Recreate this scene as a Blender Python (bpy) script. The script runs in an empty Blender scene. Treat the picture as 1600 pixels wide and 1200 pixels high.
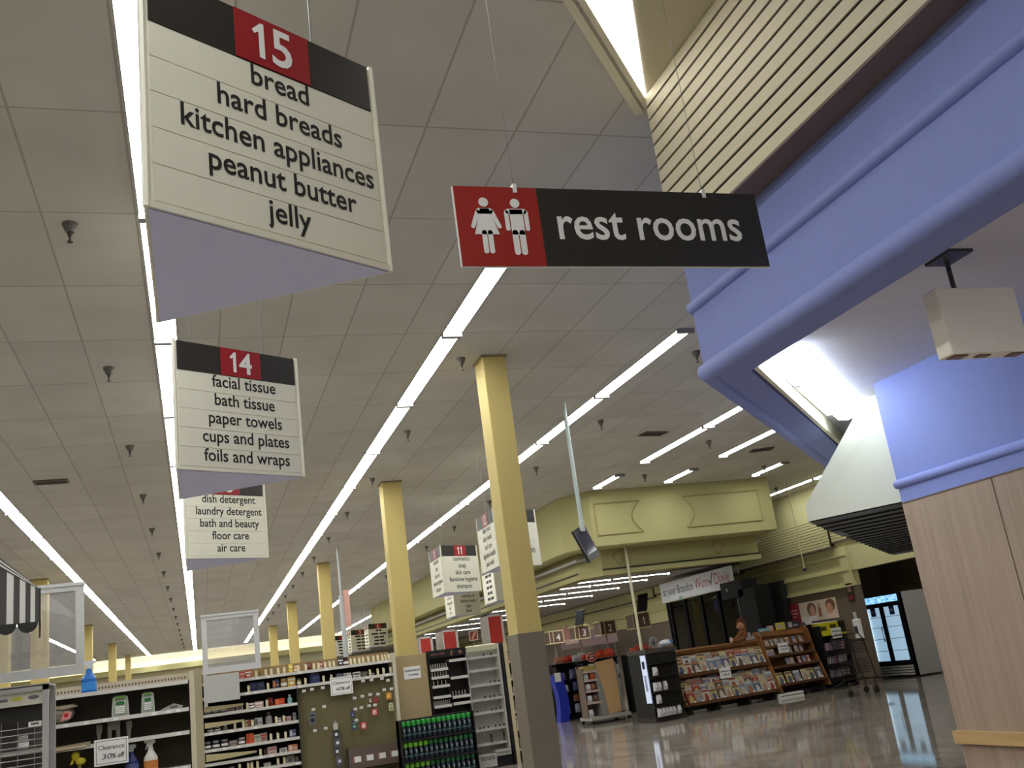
import bpy, bmesh, math, random
from mathutils import Vector, Matrix
rnd = random.Random(7)
C = bpy.context.scene.collection
S = bpy.context.scene
E = 1.45          # height of the camera above the floor
H = E + 3.3       # ceiling height

# ------------------------------------------------------------------ camera
cd = bpy.data.cameras.new('camera'); cam = bpy.data.objects.new('camera', cd); C.objects.link(cam)
cd.sensor_fit = 'HORIZONTAL'; cd.sensor_width = 36.0; cd.lens = 1515.6 / 1600 * 36.0
cd.clip_start = 0.05; cd.clip_end = 300
yaw, pit, rol = 0.335738, 0.281232, -0.135770
f_ = Vector((math.sin(yaw)*math.cos(pit), math.cos(yaw)*math.cos(pit), math.sin(pit)))
r_ = Vector((math.cos(yaw), -math.sin(yaw), 0)); u_ = r_.cross(f_)
r2 = r_*math.cos(rol) + u_*math.sin(rol); u2 = -r_*math.sin(rol) + u_*math.cos(rol)
cam.matrix_world = Matrix(((r2.x, u2.x, -f_.x, 0), (r2.y, u2.y, -f_.y, 0), (r2.z, u2.z, -f_.z, E), (0, 0, 0, 1)))
S.camera = cam

# ------------------------------------------------------------------ world, exposure
w = bpy.data.worlds.new('world'); S.world = w; w.use_nodes = True
w.node_tree.nodes['Background'].inputs[0].default_value = (0.9, 0.86, 0.8, 1)
w.node_tree.nodes['Background'].inputs[1].default_value = 0.10
S.view_settings.view_transform = 'Standard'; S.view_settings.look = 'None'
S.view_settings.exposure = 0.22; S.view_settings.gamma = 1.0; S.view_settings.use_curve_mapping = False
LAMP = 17.0       # radiance of the fluorescent lenses

# ------------------------------------------------------------------ materials
def lin(c):
    return tuple((x/255/12.92 if x/255 <= 0.04045 else ((x/255+0.055)/1.055)**2.4) for x in c)
_M = {}
def M(rgb, rough=0.6, metal=0.0, var=0.06, scale=14.0, spec=0.5):
    """plain painted / printed surface: a colour with a slight procedural unevenness"""
    k = (rgb, rough, metal, var, scale, spec)
    if k in _M: return _M[k]
    m = bpy.data.materials.new('paint_%d_%d_%d' % rgb); m.use_nodes = True
    nt = m.node_tree; b = nt.nodes['Principled BSDF']
    b.inputs['Roughness'].default_value = rough; b.inputs['Metallic'].default_value = metal
    b.inputs['Specular IOR Level'].default_value = spec
    c = lin(rgb)
    n = nt.nodes.new('ShaderNodeTexNoise'); n.inputs['Scale'].default_value = scale; n.inputs['Detail'].default_value = 3
    tc = nt.nodes.new('ShaderNodeTexCoord'); nt.links.new(tc.outputs['Object'], n.inputs['Vector'])
    mx = nt.nodes.new('ShaderNodeMix'); mx.data_type = 'RGBA'
    mx.inputs[6].default_value = tuple(x*(1-var) for x in c)+(1,); mx.inputs[7].default_value = tuple(min(1, x*(1+var)) for x in c)+(1,)
    nt.links.new(n.outputs['Fac'], mx.inputs[0]); nt.links.new(mx.outputs[2], b.inputs['Base Color'])
    _M[k] = m; return m
def glow(name, rgb, strength):
    m = bpy.data.materials.new(name); m.use_nodes = True; nt = m.node_tree
    b = nt.nodes['Principled BSDF']; b.inputs['Base Color'].default_value = (0.8, 0.8, 0.8, 1)
    b.inputs['Emission Color'].default_value = rgb + (1,); b.inputs['Emission Strength'].default_value = strength
    return m
def glass(name, tint=(0.9, 0.92, 0.95), refl=0.12, haze=0.12):
    m = bpy.data.materials.new(name); m.use_nodes = True; nt = m.node_tree; nt.nodes.clear()
    o = nt.nodes.new('ShaderNodeOutputMaterial'); t = nt.nodes.new('ShaderNodeBsdfTransparent'); g = nt.nodes.new('ShaderNodeBsdfGlossy')
    d = nt.nodes.new('ShaderNodeBsdfDiffuse'); d.inputs[0].default_value = tint+(1,)
    t.inputs[0].default_value = tint+(1,); g.inputs['Roughness'].default_value = 0.03
    a = nt.nodes.new('ShaderNodeMixShader'); a.inputs[0].default_value = refl
    b = nt.nodes.new('ShaderNodeMixShader'); b.inputs[0].default_value = haze
    nt.links.new(t.outputs[0], b.inputs[1]); nt.links.new(d.outputs[0], b.inputs[2])
    nt.links.new(b.outputs[0], a.inputs[1]); nt.links.new(g.outputs[0], a.inputs[2]); nt.links.new(a.outputs[0], o.inputs[0])
    return m
def tile_mat(name, c1, c2, mortar, bw, rh, msize, off, rough, spec=0.5, freq=2, bump=0.0):
    m = bpy.data.materials.new(name); m.use_nodes = True; nt = m.node_tree; b = nt.nodes['Principled BSDF']
    tc = nt.nodes.new('ShaderNodeTexCoord'); mp = nt.nodes.new('ShaderNodeMapping'); mp.inputs['Location'].default_value = off
    nt.links.new(tc.outputs['Object'], mp.inputs[0])
    br = nt.nodes.new('ShaderNodeTexBrick'); br.offset = 0.0; br.squash = 1.0; br.inputs['Scale'].default_value = 1.0
    br.inputs['Brick Width'].default_value = bw; br.inputs['Row Height'].default_value = rh
    br.inputs['Mortar Size'].default_value = msize; br.inputs['Mortar Smooth'].default_value = 0.4
    br.inputs['Color1'].default_value = lin(c1)+(1,); br.inputs['Color2'].default_value = lin(c2)+(1,); br.inputs['Mortar'].default_value = lin(mortar)+(1,)
    nt.links.new(mp.outputs[0], br.inputs[0])
    n = nt.nodes.new('ShaderNodeTexNoise'); n.inputs['Scale'].default_value = freq; n.inputs['Detail'].default_value = 5
    nt.links.new(tc.outputs['Object'], n.inputs['Vector'])
    mx = nt.nodes.new('ShaderNodeMix'); mx.data_type = 'RGBA'; mx.blend_type = 'MULTIPLY'; mx.inputs[0].default_value = 1
    rp = nt.nodes.new('ShaderNodeMapRange'); rp.inputs['To Min'].default_value = 0.86; rp.inputs['To Max'].default_value = 1.12
    nt.links.new(n.outputs['Fac'], rp.inputs[0]); nt.links.new(br.outputs[0], mx.inputs[6]); nt.links.new(rp.outputs[0], mx.inputs[7])
    nt.links.new(mx.outputs[2], b.inputs['Base Color']); b.inputs['Roughness'].default_value = rough; b.inputs['Specular IOR Level'].default_value = spec
    if bump:
        bp = nt.nodes.new('ShaderNodeBump'); bp.inputs['Strength'].default_value = bump; bp.inputs['Distance'].default_value = 0.01
        n2 = nt.nodes.new('ShaderNodeTexNoise'); n2.inputs['Scale'].default_value = 1.6; nt.links.new(tc.outputs['Object'], n2.inputs['Vector'])
        nt.links.new(n2.outputs['Fac'], bp.inputs['Height']); nt.links.new(bp.outputs[0], b.inputs['Normal'])
    return m
def wood_mat(name, a, c, axis_scale, rough=0.45):
    m = bpy.data.materials.new(name); m.use_nodes = True; nt = m.node_tree; b = nt.nodes['Principled BSDF']
    tc = nt.nodes.new('ShaderNodeTexCoord'); mp = nt.nodes.new('ShaderNodeMapping'); mp.inputs['Scale'].default_value = axis_scale
    n = nt.nodes.new('ShaderNodeTexNoise'); n.inputs['Scale'].default_value = 1.0; n.inputs['Detail'].default_value = 6; n.inputs['Distortion'].default_value = 0.4
    nt.links.new(tc.outputs['Object'], mp.inputs[0]); nt.links.new(mp.outputs[0], n.inputs['Vector'])
    cr = nt.nodes.new('ShaderNodeValToRGB'); cr.color_ramp.elements[0].position = 0.3; cr.color_ramp.elements[1].position = 0.7
    cr.color_ramp.elements[0].color = lin(a)+(1,); cr.color_ramp.elements[1].color = lin(c)+(1,)
    nt.links.new(n.outputs['Fac'], cr.inputs[0]); nt.links.new(cr.outputs[0], b.inputs['Base Color']); b.inputs['Roughness'].default_value = rough
    return m
LENS = glow('fluorescent_lens', (0.98, 1.0, 0.965), LAMP)
COOL = glow('cool_tube', (0.80, 0.90, 1.0), 16.0)
WHITE = M((236, 236, 232), 0.45); CREAM = M((204, 198, 146), 0.75); DARK = M((38, 37, 35), 0.5); BLACK = M((16, 16, 17), 0.45)
SIGNW = M((236, 233, 216), 0.35, var=0.02); SIGNK = M((44, 42, 38), 0.4); SIGNR = M((158, 26, 36), 0.4); INK = M((24, 23, 22), 0.6)
LAV = M((212, 216, 255), 0.6); STEEL = M((170, 170, 172), 0.3, 0.9); TAN = M((196, 182, 146), 0.7); GREYMETAL = M((120, 120, 122), 0.35, 0.6)
BLUE = M((134, 146, 208), 0.75, var=0.04); BROWN = M((112, 94, 86), 0.7); GRAYWALL = M((112, 98, 84), 0.75)
YEL = M((204, 183, 114), 0.65, var=0.04); PAINTGREY = M((122, 112, 98), 0.55); PAPER = M((238, 238, 236), 0.7)
WOODB = wood_mat('brown_rack_wood', (128, 84, 46), (160, 108, 62), (3, 3, 14))
WIRE = M((150, 150, 150), 0.4, 0.5)

# ------------------------------------------------------------------ mesh helpers
class MB:
    def __init__(self): self.v = []; self.f = []; self.mi = []; self.mats = []; self.cur = 0
    def use(self, m):
        if m not in self.mats: self.mats.append(m)
        self.cur = self.mats.index(m); return self
    def add(self, vs, fs):
        o = len(self.v); self.v += [tuple(p) for p in vs]; self.f += [tuple(i+o for i in f) for f in fs]; self.mi += [self.cur]*len(fs)
        return self
    def box(self, x0, x1, y0, y1, z0, z1):
        return self.add([(x0,y0,z0),(x1,y0,z0),(x1,y1,z0),(x0,y1,z0),(x0,y0,z1),(x1,y0,z1),(x1,y1,z1),(x0,y1,z1)],
                 [(3,2,1,0),(4,5,6,7),(0,1,5,4),(1,2,6,5),(2,3,7,6),(3,0,4,7)])
    def cbox(self, x0, x1, y0, y1, z0, z1, c=0.01):
        """box with chamfered vertical and top edges"""
        p = [(x0+c,y0),(x1-c,y0),(x1,y0+c),(x1,y1-c),(x1-c,y1),(x0+c,y1),(x0,y1-c),(x0,y0+c)]
        q = [(x+ (c if x < (x0+x1)/2 else -c)*0.7, y+(c if y < (y0+y1)/2 else -c)*0.7) for x, y in p]
        vs = [(x,y,z0) for x,y in p]+[(x,y,z1-c) for x,y in p]+[(x,y,z1) for x,y in q]
        fs = [tuple(range(7,-1,-1)), tuple(range(16,24))]
        for k in (0, 8):
            for i in range(8): j = (i+1) % 8; fs.append((k+i,k+j,k+8+j,k+8+i))
        return self.add(vs, fs)
    def prism(self, poly, z0, z1):
        n = len(poly)
        a = sum(poly[i][0]*poly[(i+1)%n][1]-poly[(i+1)%n][0]*poly[i][1] for i in range(n))
        if a < 0: poly = poly[::-1]
        vs = [(x,y,z0) for x,y in poly]+[(x,y,z1) for x,y in poly]
        return self.add(vs, [tuple(range(n-1,-1,-1)), tuple(range(n,2*n))]+[(i,(i+1)%n,n+(i+1)%n,n+i) for i in range(n)])
    def sweep(self, poly3, d):
        """extrude a planar 3-D polygon along vector d"""
        n = len(poly3); d = Vector(d)
        vs = [Vector(p) for p in poly3]; vs = vs+[p+d for p in vs]
        return self.add(vs, [tuple(range(n-1,-1,-1)), tuple(range(n,2*n))]+[(i,(i+1)%n,n+(i+1)%n,n+i) for i in range(n)])
    def tube(self, pts, r, seg=8):
        pts = [Vector(p) for p in pts]; rings = []
        for i, p in enumerate(pts):
            d = (pts[min(i+1,len(pts)-1)]-pts[max(i-1,0)]).normalized()
            a = d.cross(Vector((0,0,1))); a = a if a.length > 1e-3 else d.cross(Vector((0,1,0)))
            a.normalize(); b = d.cross(a); rr = r[i] if isinstance(r, (list, tuple)) else r
            rings.append([p+a*math.cos(t)*rr+b*math.sin(t)*rr for t in [2*math.pi*k/seg for k in range(seg)]])
        vs = [v for g in rings for v in g]; fs = []
        for i in range(len(pts)-1):
            for k in range(seg): j = (k+1)%seg; fs.append((i*seg+k,i*seg+j,(i+1)*seg+j,(i+1)*seg+k))
        fs += [tuple(range(seg-1,-1,-1)), tuple(range((len(pts)-1)*seg, len(pts)*seg))]
        return self.add(vs, fs)
    def lathe(self, prof, seg=14, cx=0, cy=0, cz=0, sy=1.0):
        vs = []; fs = []
        for r, z in prof:
            for k in range(seg): t = 2*math.pi*k/seg; vs.append((cx+r*math.cos(t), cy+sy*r*math.sin(t), cz+z))
        for i in range(len(prof)-1):
            for k in range(seg): j = (k+1)%seg; fs.append((i*seg+k,i*seg+j,(i+1)*seg+j,(i+1)*seg+k))
        fs += [tuple(range(seg-1,-1,-1)), tuple(range((len(prof)-1)*seg, len(prof)*seg))]
        return self.add(vs, fs)
    def ball(self, c, r, sx=1, sy=1, sz=1, n=10, m=7):
        prof = [(max(1e-4, r*math.sin(math.pi*i/m)), -r*math.cos(math.pi*i/m)) for i in range(m+1)]
        o = len(self.v); self.lathe(prof, n)
        for i in range(o, len(self.v)): x,y,z = self.v[i]; self.v[i] = (c[0]+x*sx, c[1]+y*sy, c[2]+z*sz)
        return self
    def quad(self, a, b, c, d): return self.add([a,b,c,d], [(0,1,2,3)])
    def mesh(self, name, mat=None):
        me = bpy.data.meshes.new(name); me.from_pydata(self.v, [], self.f)
        for m in (self.mats or [mat]): me.materials.append(m)
        if self.mats: me.polygons.foreach_set('material_index', self.mi)
        me.update()
        return me
def link(name, me, parent=None):
    o = bpy.data.objects.new(name, me); C.objects.link(o)
    if parent is not None: o.parent = parent
    return o
def obj(name, mb, mat=None, parent=None):
    return link(name, mb.mesh(name, mat), parent)
def tag(o, label=None, cat=None, group=None, kind=None):
    if label: o['label'] = label
    if cat: o['category'] = cat
    if group: o['group'] = group
    if kind: o['kind'] = kind
    return o
def thing(name, label, cat, loc=(0,0,0), rotz=0, group=None):
    o = bpy.data.objects.new(name, None); C.objects.link(o); o.location = loc; o.rotation_euler = (0,0,rotz)
    o.empty_display_size = 0.1
    return tag(o, label, cat, group)
def struct(name, mb, mat, parent=None):
    o = obj(name, mb, mat, parent); o['kind'] = 'structure'; return o
def cp(o, loc, rotz=None, label=None, group=None):
    """a copy of a thing with copies of its parts and sub-parts"""
    c = o.copy(); C.objects.link(c); c.location = loc
    if rotz is not None: c.rotation_euler = (0,0,rotz)
    if label: c['label'] = label
    if group: c['group'] = group
    for ch in list(o.children):
        d = ch.copy(); C.objects.link(d); d.parent = c
        for g in list(ch.children):
            e = g.copy(); C.objects.link(e); e.parent = d
    return c
def nth(i):
    names = ['first','second','third','fourth','fifth','sixth','seventh','eighth','ninth','tenth','eleventh','twelfth']
    if i < 12: return names[i]
    n = i+1; return '%d%s' % (n, 'th' if 10 <= n % 100 <= 20 else {1:'st',2:'nd',3:'rd'}.get(n % 10, 'th'))
_T = {}
def glyphs(s, bold):
    k = (s, bold)
    if k not in _T:
        c = bpy.data.curves.new('lettering', 'FONT'); c.body = s; c.size = 1; c.resolution_u = 3; c.offset = bold
        o = bpy.data.objects.new('lettering', c); me = bpy.data.meshes.new_from_object(o)
        vs = [tuple(v.co) for v in me.vertices]; fs = [tuple(p.vertices) for p in me.polygons]
        bpy.data.objects.remove(o); bpy.data.curves.remove(c); bpy.data.meshes.remove(me)
        _T[k] = (vs, fs)
    return _T[k]
ONE = [(0.0, 0.50), (0.045, 0.44), (0.125, 0.50), (0.125, 0.0), (0.235, 0.0), (0.235, 0.68), (0.165, 0.68)]
def number(mb, s, size, org, xd, up):
    """sign numerals, the 1 with a flag"""
    xd = Vector(xd).normalized(); up = Vector(up).normalized(); org = Vector(org)
    ws = [0.36 if c == '1' else 0.50 for c in s]; x = -sum(ws)/2
    for c, w_ in zip(s, ws):
        if c == '1': mb.add([org+xd*((x+0.03+a)*size)+up*(b_*size) for a, b_ in ONE], [tuple(range(7))])
        else: text(mb, c, size, org+xd*((x+w_/2)*size), xd, up, 0.95, 0.018)
        x += w_
    return mb
def text(mb, s, size, org, xd, up, xs=1.0, bold=0.006, shear=0.0, fit=None):
    """add flat lettering to mb, centred on org, in the plane of xd and up"""
    vs, fs = glyphs(s, bold); x0 = min(v[0] for v in vs); x1 = max(v[0] for v in vs); cx = (x0+x1)/2
    xd = Vector(xd).normalized(); up = Vector(up).normalized(); org = Vector(org)
    sx = size*xs if not fit else fit/(x1-x0)
    mb.add([org + xd*((v[0]-cx)*sx+shear*v[1]*size) + up*(v[1]*size) for v in vs], fs)
    return mb

# ================================================================== THE SETTING
# ceiling of 2 x 4 ft tiles; its cross joints run with x
ceil_m = tile_mat('ceiling_tiles', (214, 212, 206), (206, 204, 198), (176, 173, 165), 0.5923, 1.2474, 0.009, (-1.478+0.5923*60, -7.69+1.2474*60, 0), 0.9, 0.2, 1.5)
struct('ceiling', MB().box(-24, 30, -12, 62.2, H, H+0.1), ceil_m)
floor_m = tile_mat('vinyl_tiles', (170, 161, 150), (138, 129, 120), (120, 112, 104), 0.3048, 0.3048, 0.003, (0, 0, 0), 0.065, 0.5, 0.8, 0.015)
struct('floor', MB().box(-24, 30, -12, 62.2, -0.1, 0), floor_m)
b = MB(); b.box(-24, 30, 62, 62.3, 0, H)
for k in range(22): b.box(-24, 30, 61.97, 62, 2.2+k*0.075, 2.2+k*0.075+0.06)
struct('wall_far', b, M((228, 222, 190), 0.75))
b = MB(); b.box(-24, 30, 61.3, 62, E+2.42, E+2.5); b.box(-24, 30, 61.24, 61.3, E+2.42, E+2.72)
struct('trim_1', b, CREAM)                                   # ledge that hides the cove lamps
struct('wall_left', MB().box(-24.3, -24, -12, 62, 0, H), CREAM)
struct('wall_back', MB().box(-24, 30, -12.3, -12, 0, H), CREAM)
# front wall (runs along y at x = 14.6): cream boards, slatted band, brown wainscot
b = MB(); b.box(14.6, 14.8, 19.7, 62, E+0.78, H)
struct('wall_front', b, CREAM)
b = MB(); b.box(14.58, 14.8, 19.7, 62, 0, E+0.78); struct('wall_front_wainscot', b, GRAYWALL)
b = MB()
for z in (E+1.52, E+1.17, E+0.80): b.box(14.52, 14.6, 19.7, 62, z-0.035, z)
b.box(14.54, 14.6, 19.66, 19.95, E+0.78, E+1.7)
struct('trim_2', b, CREAM)
def slats(x0, x1, y0, y1, z0, z1, n):
    m = MB(); p = (z1-z0)/n
    m.use(DARK).box(x0+0.03, x1, y0+0.01, y1-0.01, z0+0.005, z1-0.005)
    m.use(CREAM)
    for i in range(n): m.box(x0, x0+0.04, y0, y1, z0+i*p+0.007, z0+(i+1)*p-0.007)
    m.use(BROWN).box(x0, x1, y0, y1, z0-0.03, z0)
    return m
struct('trim_3', slats(14.44, 14.6, 20.1, 24.4, E+1.75, E+2.50, 11), None)
struct('trim_4', slats(14.54, 14.6, 18.9, 20.1, E+1.85, E+2.45, 9), None)
struct('trim_5', slats(14.40, 14.6, 24.4, 29.9, E+1.67, E+1.92, 4), None)
struct('trim_6', slats(14.46, 14.6, 30.2, 60, E+1.62, E+1.92, 5), None)
# dark entrance recess with the drinks cooler in it
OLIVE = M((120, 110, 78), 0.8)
b = MB(); b.box(14.6, 14.8, 8, 19.7, E+1.12, H); struct('wall_recess_header', b, CREAM)
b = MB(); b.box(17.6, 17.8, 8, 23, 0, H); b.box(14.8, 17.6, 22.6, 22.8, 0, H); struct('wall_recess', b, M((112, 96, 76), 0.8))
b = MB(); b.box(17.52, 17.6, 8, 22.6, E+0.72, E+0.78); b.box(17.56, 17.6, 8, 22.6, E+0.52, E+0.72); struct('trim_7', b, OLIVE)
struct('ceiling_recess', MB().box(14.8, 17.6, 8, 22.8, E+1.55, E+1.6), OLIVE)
# soffit over the checkouts
OUT = [(12.22, 18.7), (7.85, 18.7), (7.4, 19.3), (7.4, 44.5)]
b = MB(); b.prism(OUT+[(7.7, 44.5), (7.7, 19.5), (8.0, 19.0), (12.22, 19.0)], E+2.14, H)
b.prism([(12.22, 18.74), (7.87, 18.74), (7.44, 19.32), (7.44, 44.4), (8.2, 44.4), (8.2, 19.8), (8.45, 19.5), (12.22, 19.5)], E+2.12, E+2.2)
struct('wall_soffit', b, M((184, 178, 124), 0.75))
b = MB(); b.prism([(12.0, 19.3), (8.2, 19.3), (7.85, 19.75), (7.85, 44.4), (8.1, 44.4), (8.1, 19.9), (8.35, 19.55), (12.0, 19.55)], E+1.58, E+2.14)
b.prism([(12.0, 19.22), (8.15, 19.22), (7.77, 19.7), (7.77, 44.4), (7.9, 44.4), (7.9, 19.8), (8.25, 19.36), (12.0, 19.36)], E+1.58, E+1.68)
struct('wall_soffit_lip', b, M((178, 172, 120), 0.75))
b = MB(); b.box(8.15, 12.0, 19.215, 19.23, E+1.69, E+1.72); b.box(7.762, 7.775, 19.7, 44.4, E+1.69, E+1.72); struct('trim_8', b, DARK)
def outline(mb, pts, y, t=0.018):
    n = len(pts)
    for i in range(n):
        a = Vector((pts[i][0], y, pts[i][1])); c = Vector((pts[(i+1)%n][0], y, pts[(i+1)%n][1])); mb.tube([a, c], t, 4)
def concave(x0, x1, z0, z1, side):
    arc = [(0.22*math.sin(math.pi*k/8), z0+(z1-z0)*k/8) for k in range(9)]
    L = [(x0+(d if side == 'l' else 0), z) for d, z in arc] if side == 'l' else [(x0, z0), (x0, z1)]
    R = [(x1-(d if side == 'r' else 0), z) for d, z in arc] if side == 'r' else [(x1, z0), (x1, z1)]
    return L+R[::-1]
b = MB(); outline(b, concave(10.03, 11.9, E+2.36, E+3.03, 'l'), 18.69); outline(b, concave(7.95, 9.0, E+2.36, E+3.02, 'r'), 18.69)
outline(b, [(11.0, E+1.78), (11.14, E+1.95), (11.0, E+2.11), (10.86, E+1.95)], 19.29, 0.014); outline(b, [(8.0+0.6, E+1.78), (8.74, E+1.95), (8.6, E+2.11), (8.46, E+1.95)], 19.29, 0.014)
struct('trim_9', b, M((170, 158, 108), 0.8))
ceil2 = tile_mat('checkout_ceiling_tiles', (176, 172, 168), (168, 164, 160), (130, 128, 124), 0.61, 1.22, 0.008, (0, 0, 0), 0.9, 0.2, 1.5)
b = MB(); b.box(7.7, 12.2, 19.5, 24.2, E+1.94, E+2.0); b.box(7.7, 14.6, 24.2, 62, E+1.94, E+2.0); struct('ceiling_checkouts', b, ceil2)
b = MB(); b.box(12.2, 14.6, 24.2, 24.3, E+1.94, H); struct('wall_bulkhead', b, CREAM)

# ---- blue canopy at the right, with the slatted fascia above it; plan turns 45 degrees at its far corner
def path(x, y, ln=7.0): return [(x, -3.5), (x, y), (x+ln, y+ln*1.035)]
def band(x, y, t, z0, z1, ln=7.0):
    a = path(x, y, ln); i = path(x+t, y-0.41*t, ln); return MB().prism(a+i[::-1], z0, z1)
struct('wall_blue_canopy', band(2.94, 4.92, 0.25, E+1.50, H), BLUE)
b = MB(); b.prism([(3.20, 4.80), (10.2, 12.045), (10.22, 12.025), (3.22, 4.78)], E+1.505, E+1.64); struct('trim_16', b, M((230, 226, 204), 0.7))
def bead(x, y, z, r, flat=1.0):
    m = MB(); p = path(x, y); seg = 14
    m.tube([(q[0], q[1], z) for q in p], r, seg); return m
o = struct('trim_10', bead(2.94, 4.92, E+1.945, 0.036), BLUE); o.data.polygons.foreach_set('use_smooth', [True]*len(o.data.polygons))
o = struct('trim_11', bead(2.955, 4.92, E+1.53, 0.058), BLUE); o.data.polygons.foreach_set('use_smooth', [True]*len(o.data.polygons))
SLATC = M((206, 198, 172), 0.6, var=0.03)
m = MB(); z0, z1, n = E+2.25, H, 12; p = (z1-z0)/n
for i in range(n):
    a = path(2.78, 4.73); q = path(2.80, 4.725); 
    m.use(SLATC).prism(a+[(2.79+7, 4.727+7*1.035), (2.79, 4.727), (2.79, -3.5)], z0+i*p+(0.009 if i else 0), z0+(i+1)*p-0.009)
a = path(2.84, 4.71); q = path(2.93, 4.69)
m.use(INK).prism(a+q[::-1], z0+0.004, H-0.002)
m.use(BROWN).prism(path(2.775, 4.735)+path(2.95, 4.69)[::-1], z0-0.012, z0+0.003)
struct('trim_12', m, None)
# alcove under the canopy
ALC = M((206, 204, 214), 0.8)
struct('ceiling_alcove', MB().prism([(3.1, -3.5), (3.1, 4.9), (10, 12.05), (14, 12.05), (14, -3.5)], E+1.64, E+1.7), ALC)
b = MB(); b.prism([(4.8, -3.5), (4.8, 5.73), (4.95, 5.73), (4.95, -3.5)], E+0.75, E+1.64); struct('wall_blue', b, BLUE)
b = MB(); b.tube([(4.8, -3.5, E+0.885), (4.8, 5.74, E+0.885)], 0.032, 12); o = struct('trim_13', b, BLUE); o.data.polygons.foreach_set('use_smooth', [True]*len(o.data.polygons))
laminate = wood_mat('wood_laminate', (156, 135, 118), (176, 154, 136), (40, 40, 1.2), 0.5)
b = MB(); b.box(4.79, 4.95, -3.5, 5.72, 0, E+0.75)
struct('wall_wood', b, laminate)
b = MB(); b.box(4.75, 4.80, -3.5, 5.73, E-0.87, E-0.79); struct('trim_14', b, wood_mat('rail_wood', (186, 152, 104), (204, 168, 118), (20, 2, 20)))
b = MB(); b.box(4.787, 4.79, 0, 5.72, E+0.742, E+0.752)
for y in (4.86, 3.98): b.box(4.787, 4.791, y, y+0.006, 0, E+0.75)
struct('trim_15', b, M((110, 92, 78), 0.7))
# sloped hood at the far end of the alcove (white gable end, dark underside)
A3 = Vector((4.67, 6.70, 0)); dd = Vector((0.7, 0.73, 0))
pts = [(4.67, 6.70, E+0.80), (4.67, 6.69, E+0.93), (5.03, 6.04, E+1.71), (5.20, 5.73, E+1.71), (5.20, 5.73, E+0.80)]
b = MB(); b.sweep(pts, dd*6.5); struct('wall_hood', b, M((216, 216, 200), 0.6, var=0.02))
b = MB(); q = [Vector((p[0], p[1], E+0.79)) for p in ((4.68, 6.70), (5.20, 5.73))]
b.use(M((40, 42, 46), 0.35)).add([q[0], q[1], q[1]+dd*6.5, q[0]+dd*6.5], [(0,3,2,1)])
b.use(BLACK)
for k in range(1, 18): 
    a = q[0]+dd*(k*0.34); c = q[1]+dd*(k*0.34); b.sweep([a+Vector((0,0,-0.012)), c+Vector((0,0,-0.012)), c, a], dd*0.03)
b.use(M((160, 175, 190), 0.2)); b.sweep([q[0]+dd*1.2+Vector((0,0,-0.01)), q[0]+dd*1.2+Vector((0.05,-0.05,-0.01)), q[0]+dd*1.2+Vector((0.05,-0.05,0)), q[0]+dd*1.2], dd*0.5)
struct('ceiling_hood', b, None)

# ================================================================== LIGHTS (lamps of the place, plus two added fill lamps)
def fixture_mesh(L, wd):
    hb = MB(); hb.box(-wd/2-0.006, wd/2+0.006, 0, 0.035, -0.05, 0); hb.box(-wd/2-0.006, wd/2+0.006, L-0.035, L, -0.05, 0)
    hb.box(-wd/2-0.006, -wd/2, 0, L, -0.012, 0); hb.box(wd/2, wd/2+0.006, 0, L, -0.012, 0)
    lb = MB()
    ls = [(-wd/2, -0.010), (-wd*0.36, -0.018), (0, -0.020), (wd*0.36, -0.018), (wd/2, -0.010)]
    lb.sweep([(x, 0.035, z) for x, z in ls]+[(wd/2, 0.035, -0.004), (-wd/2, 0.035, -0.004)], (0, L-0.07, 0))
    return hb.mesh('housing', M((150, 150, 148), 0.5)), lb.mesh('lens', LENS)
_fx = {}
def light_row(x, y0, n, L, wd, z, desc, group, horiz=False, gap=0.0):
    k = (L, wd)
    if k not in _fx: _fx[k] = fixture_mesh(L, wd)
    for i in range(n):
        y = y0+i*(L+gap)
        loc = (x, y, z) if not horiz else (y, x, z)
        t = thing('ceiling_light', 'fluorescent strip, %s from the near end of %s' % (nth(i), desc), 'ceiling light', loc, -math.pi/2 if horiz else 0, group)
        link('housing', _fx[k][0], t); link('lens', _fx[k][1], t)
P = 2.491
light_row(-5.4, 1.6-P*4, 27, P, 0.19, H, 'the row beyond the awning', 'light row beyond the awning')
light_row(-2.66, 1.6-P*4, 28, P, 0.19, H, 'the row over the spray bottle', 'light row over the spray bottle')
light_row(-0.18, 6.45-P*6, 28, P, 0.19, H, 'the row by the aisle signs', 'light row by the aisle signs')
light_row(2.55, 6.45, 21, P, 0.19, H, 'the row passing the rest rooms sign', 'light row passing the rest rooms sign')
light_row(5.22, 8.95, 19, P, 0.19, H, 'the row behind the nearest column', 'light row behind the first column')
light_row(7.93, 11.0, 2, P, 0.19, H, 'the row ending above the checkout soffit', 'row ending above the soffit')
light_row(7.9, 17.05, 1, 1.22, 0.19, H, 'the short row by the soffit corner', 'short strips near the soffit')
light_row(8.1, 45.5, 6, P, 0.19, H, 'the row past the far soffit end', 'row past the soffit end')
light_row(9.55, 13.45, 1, P, 0.19, H, 'the row near the blue canopy tip', 'short strips near the soffit')
light_row(9.5, 17.0, 1, 1.22, 0.19, H, 'the short row over the soffit panels', 'short strips near the soffit')
light_row(11.62, 17.0, 1, 1.22, 0.19, H, 'the short row over the right soffit panel', 'short strips near the soffit')
light_row(13.9, 16.8, 2, P, 0.16, H, 'the row washing the cream front wall', 'row washing the front wall')
for j, y in enumerate((25.0, 26.5, 28.6, 30.9, 33.6, 36.8, 40.5, 45, 50)):
    light_row(y, 9.0, 2, 1.8, 0.19, E+1.94, 'the %s crosswise row past the soffit' % nth(j), 'crosswise strips under the checkout ceiling', True)
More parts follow.
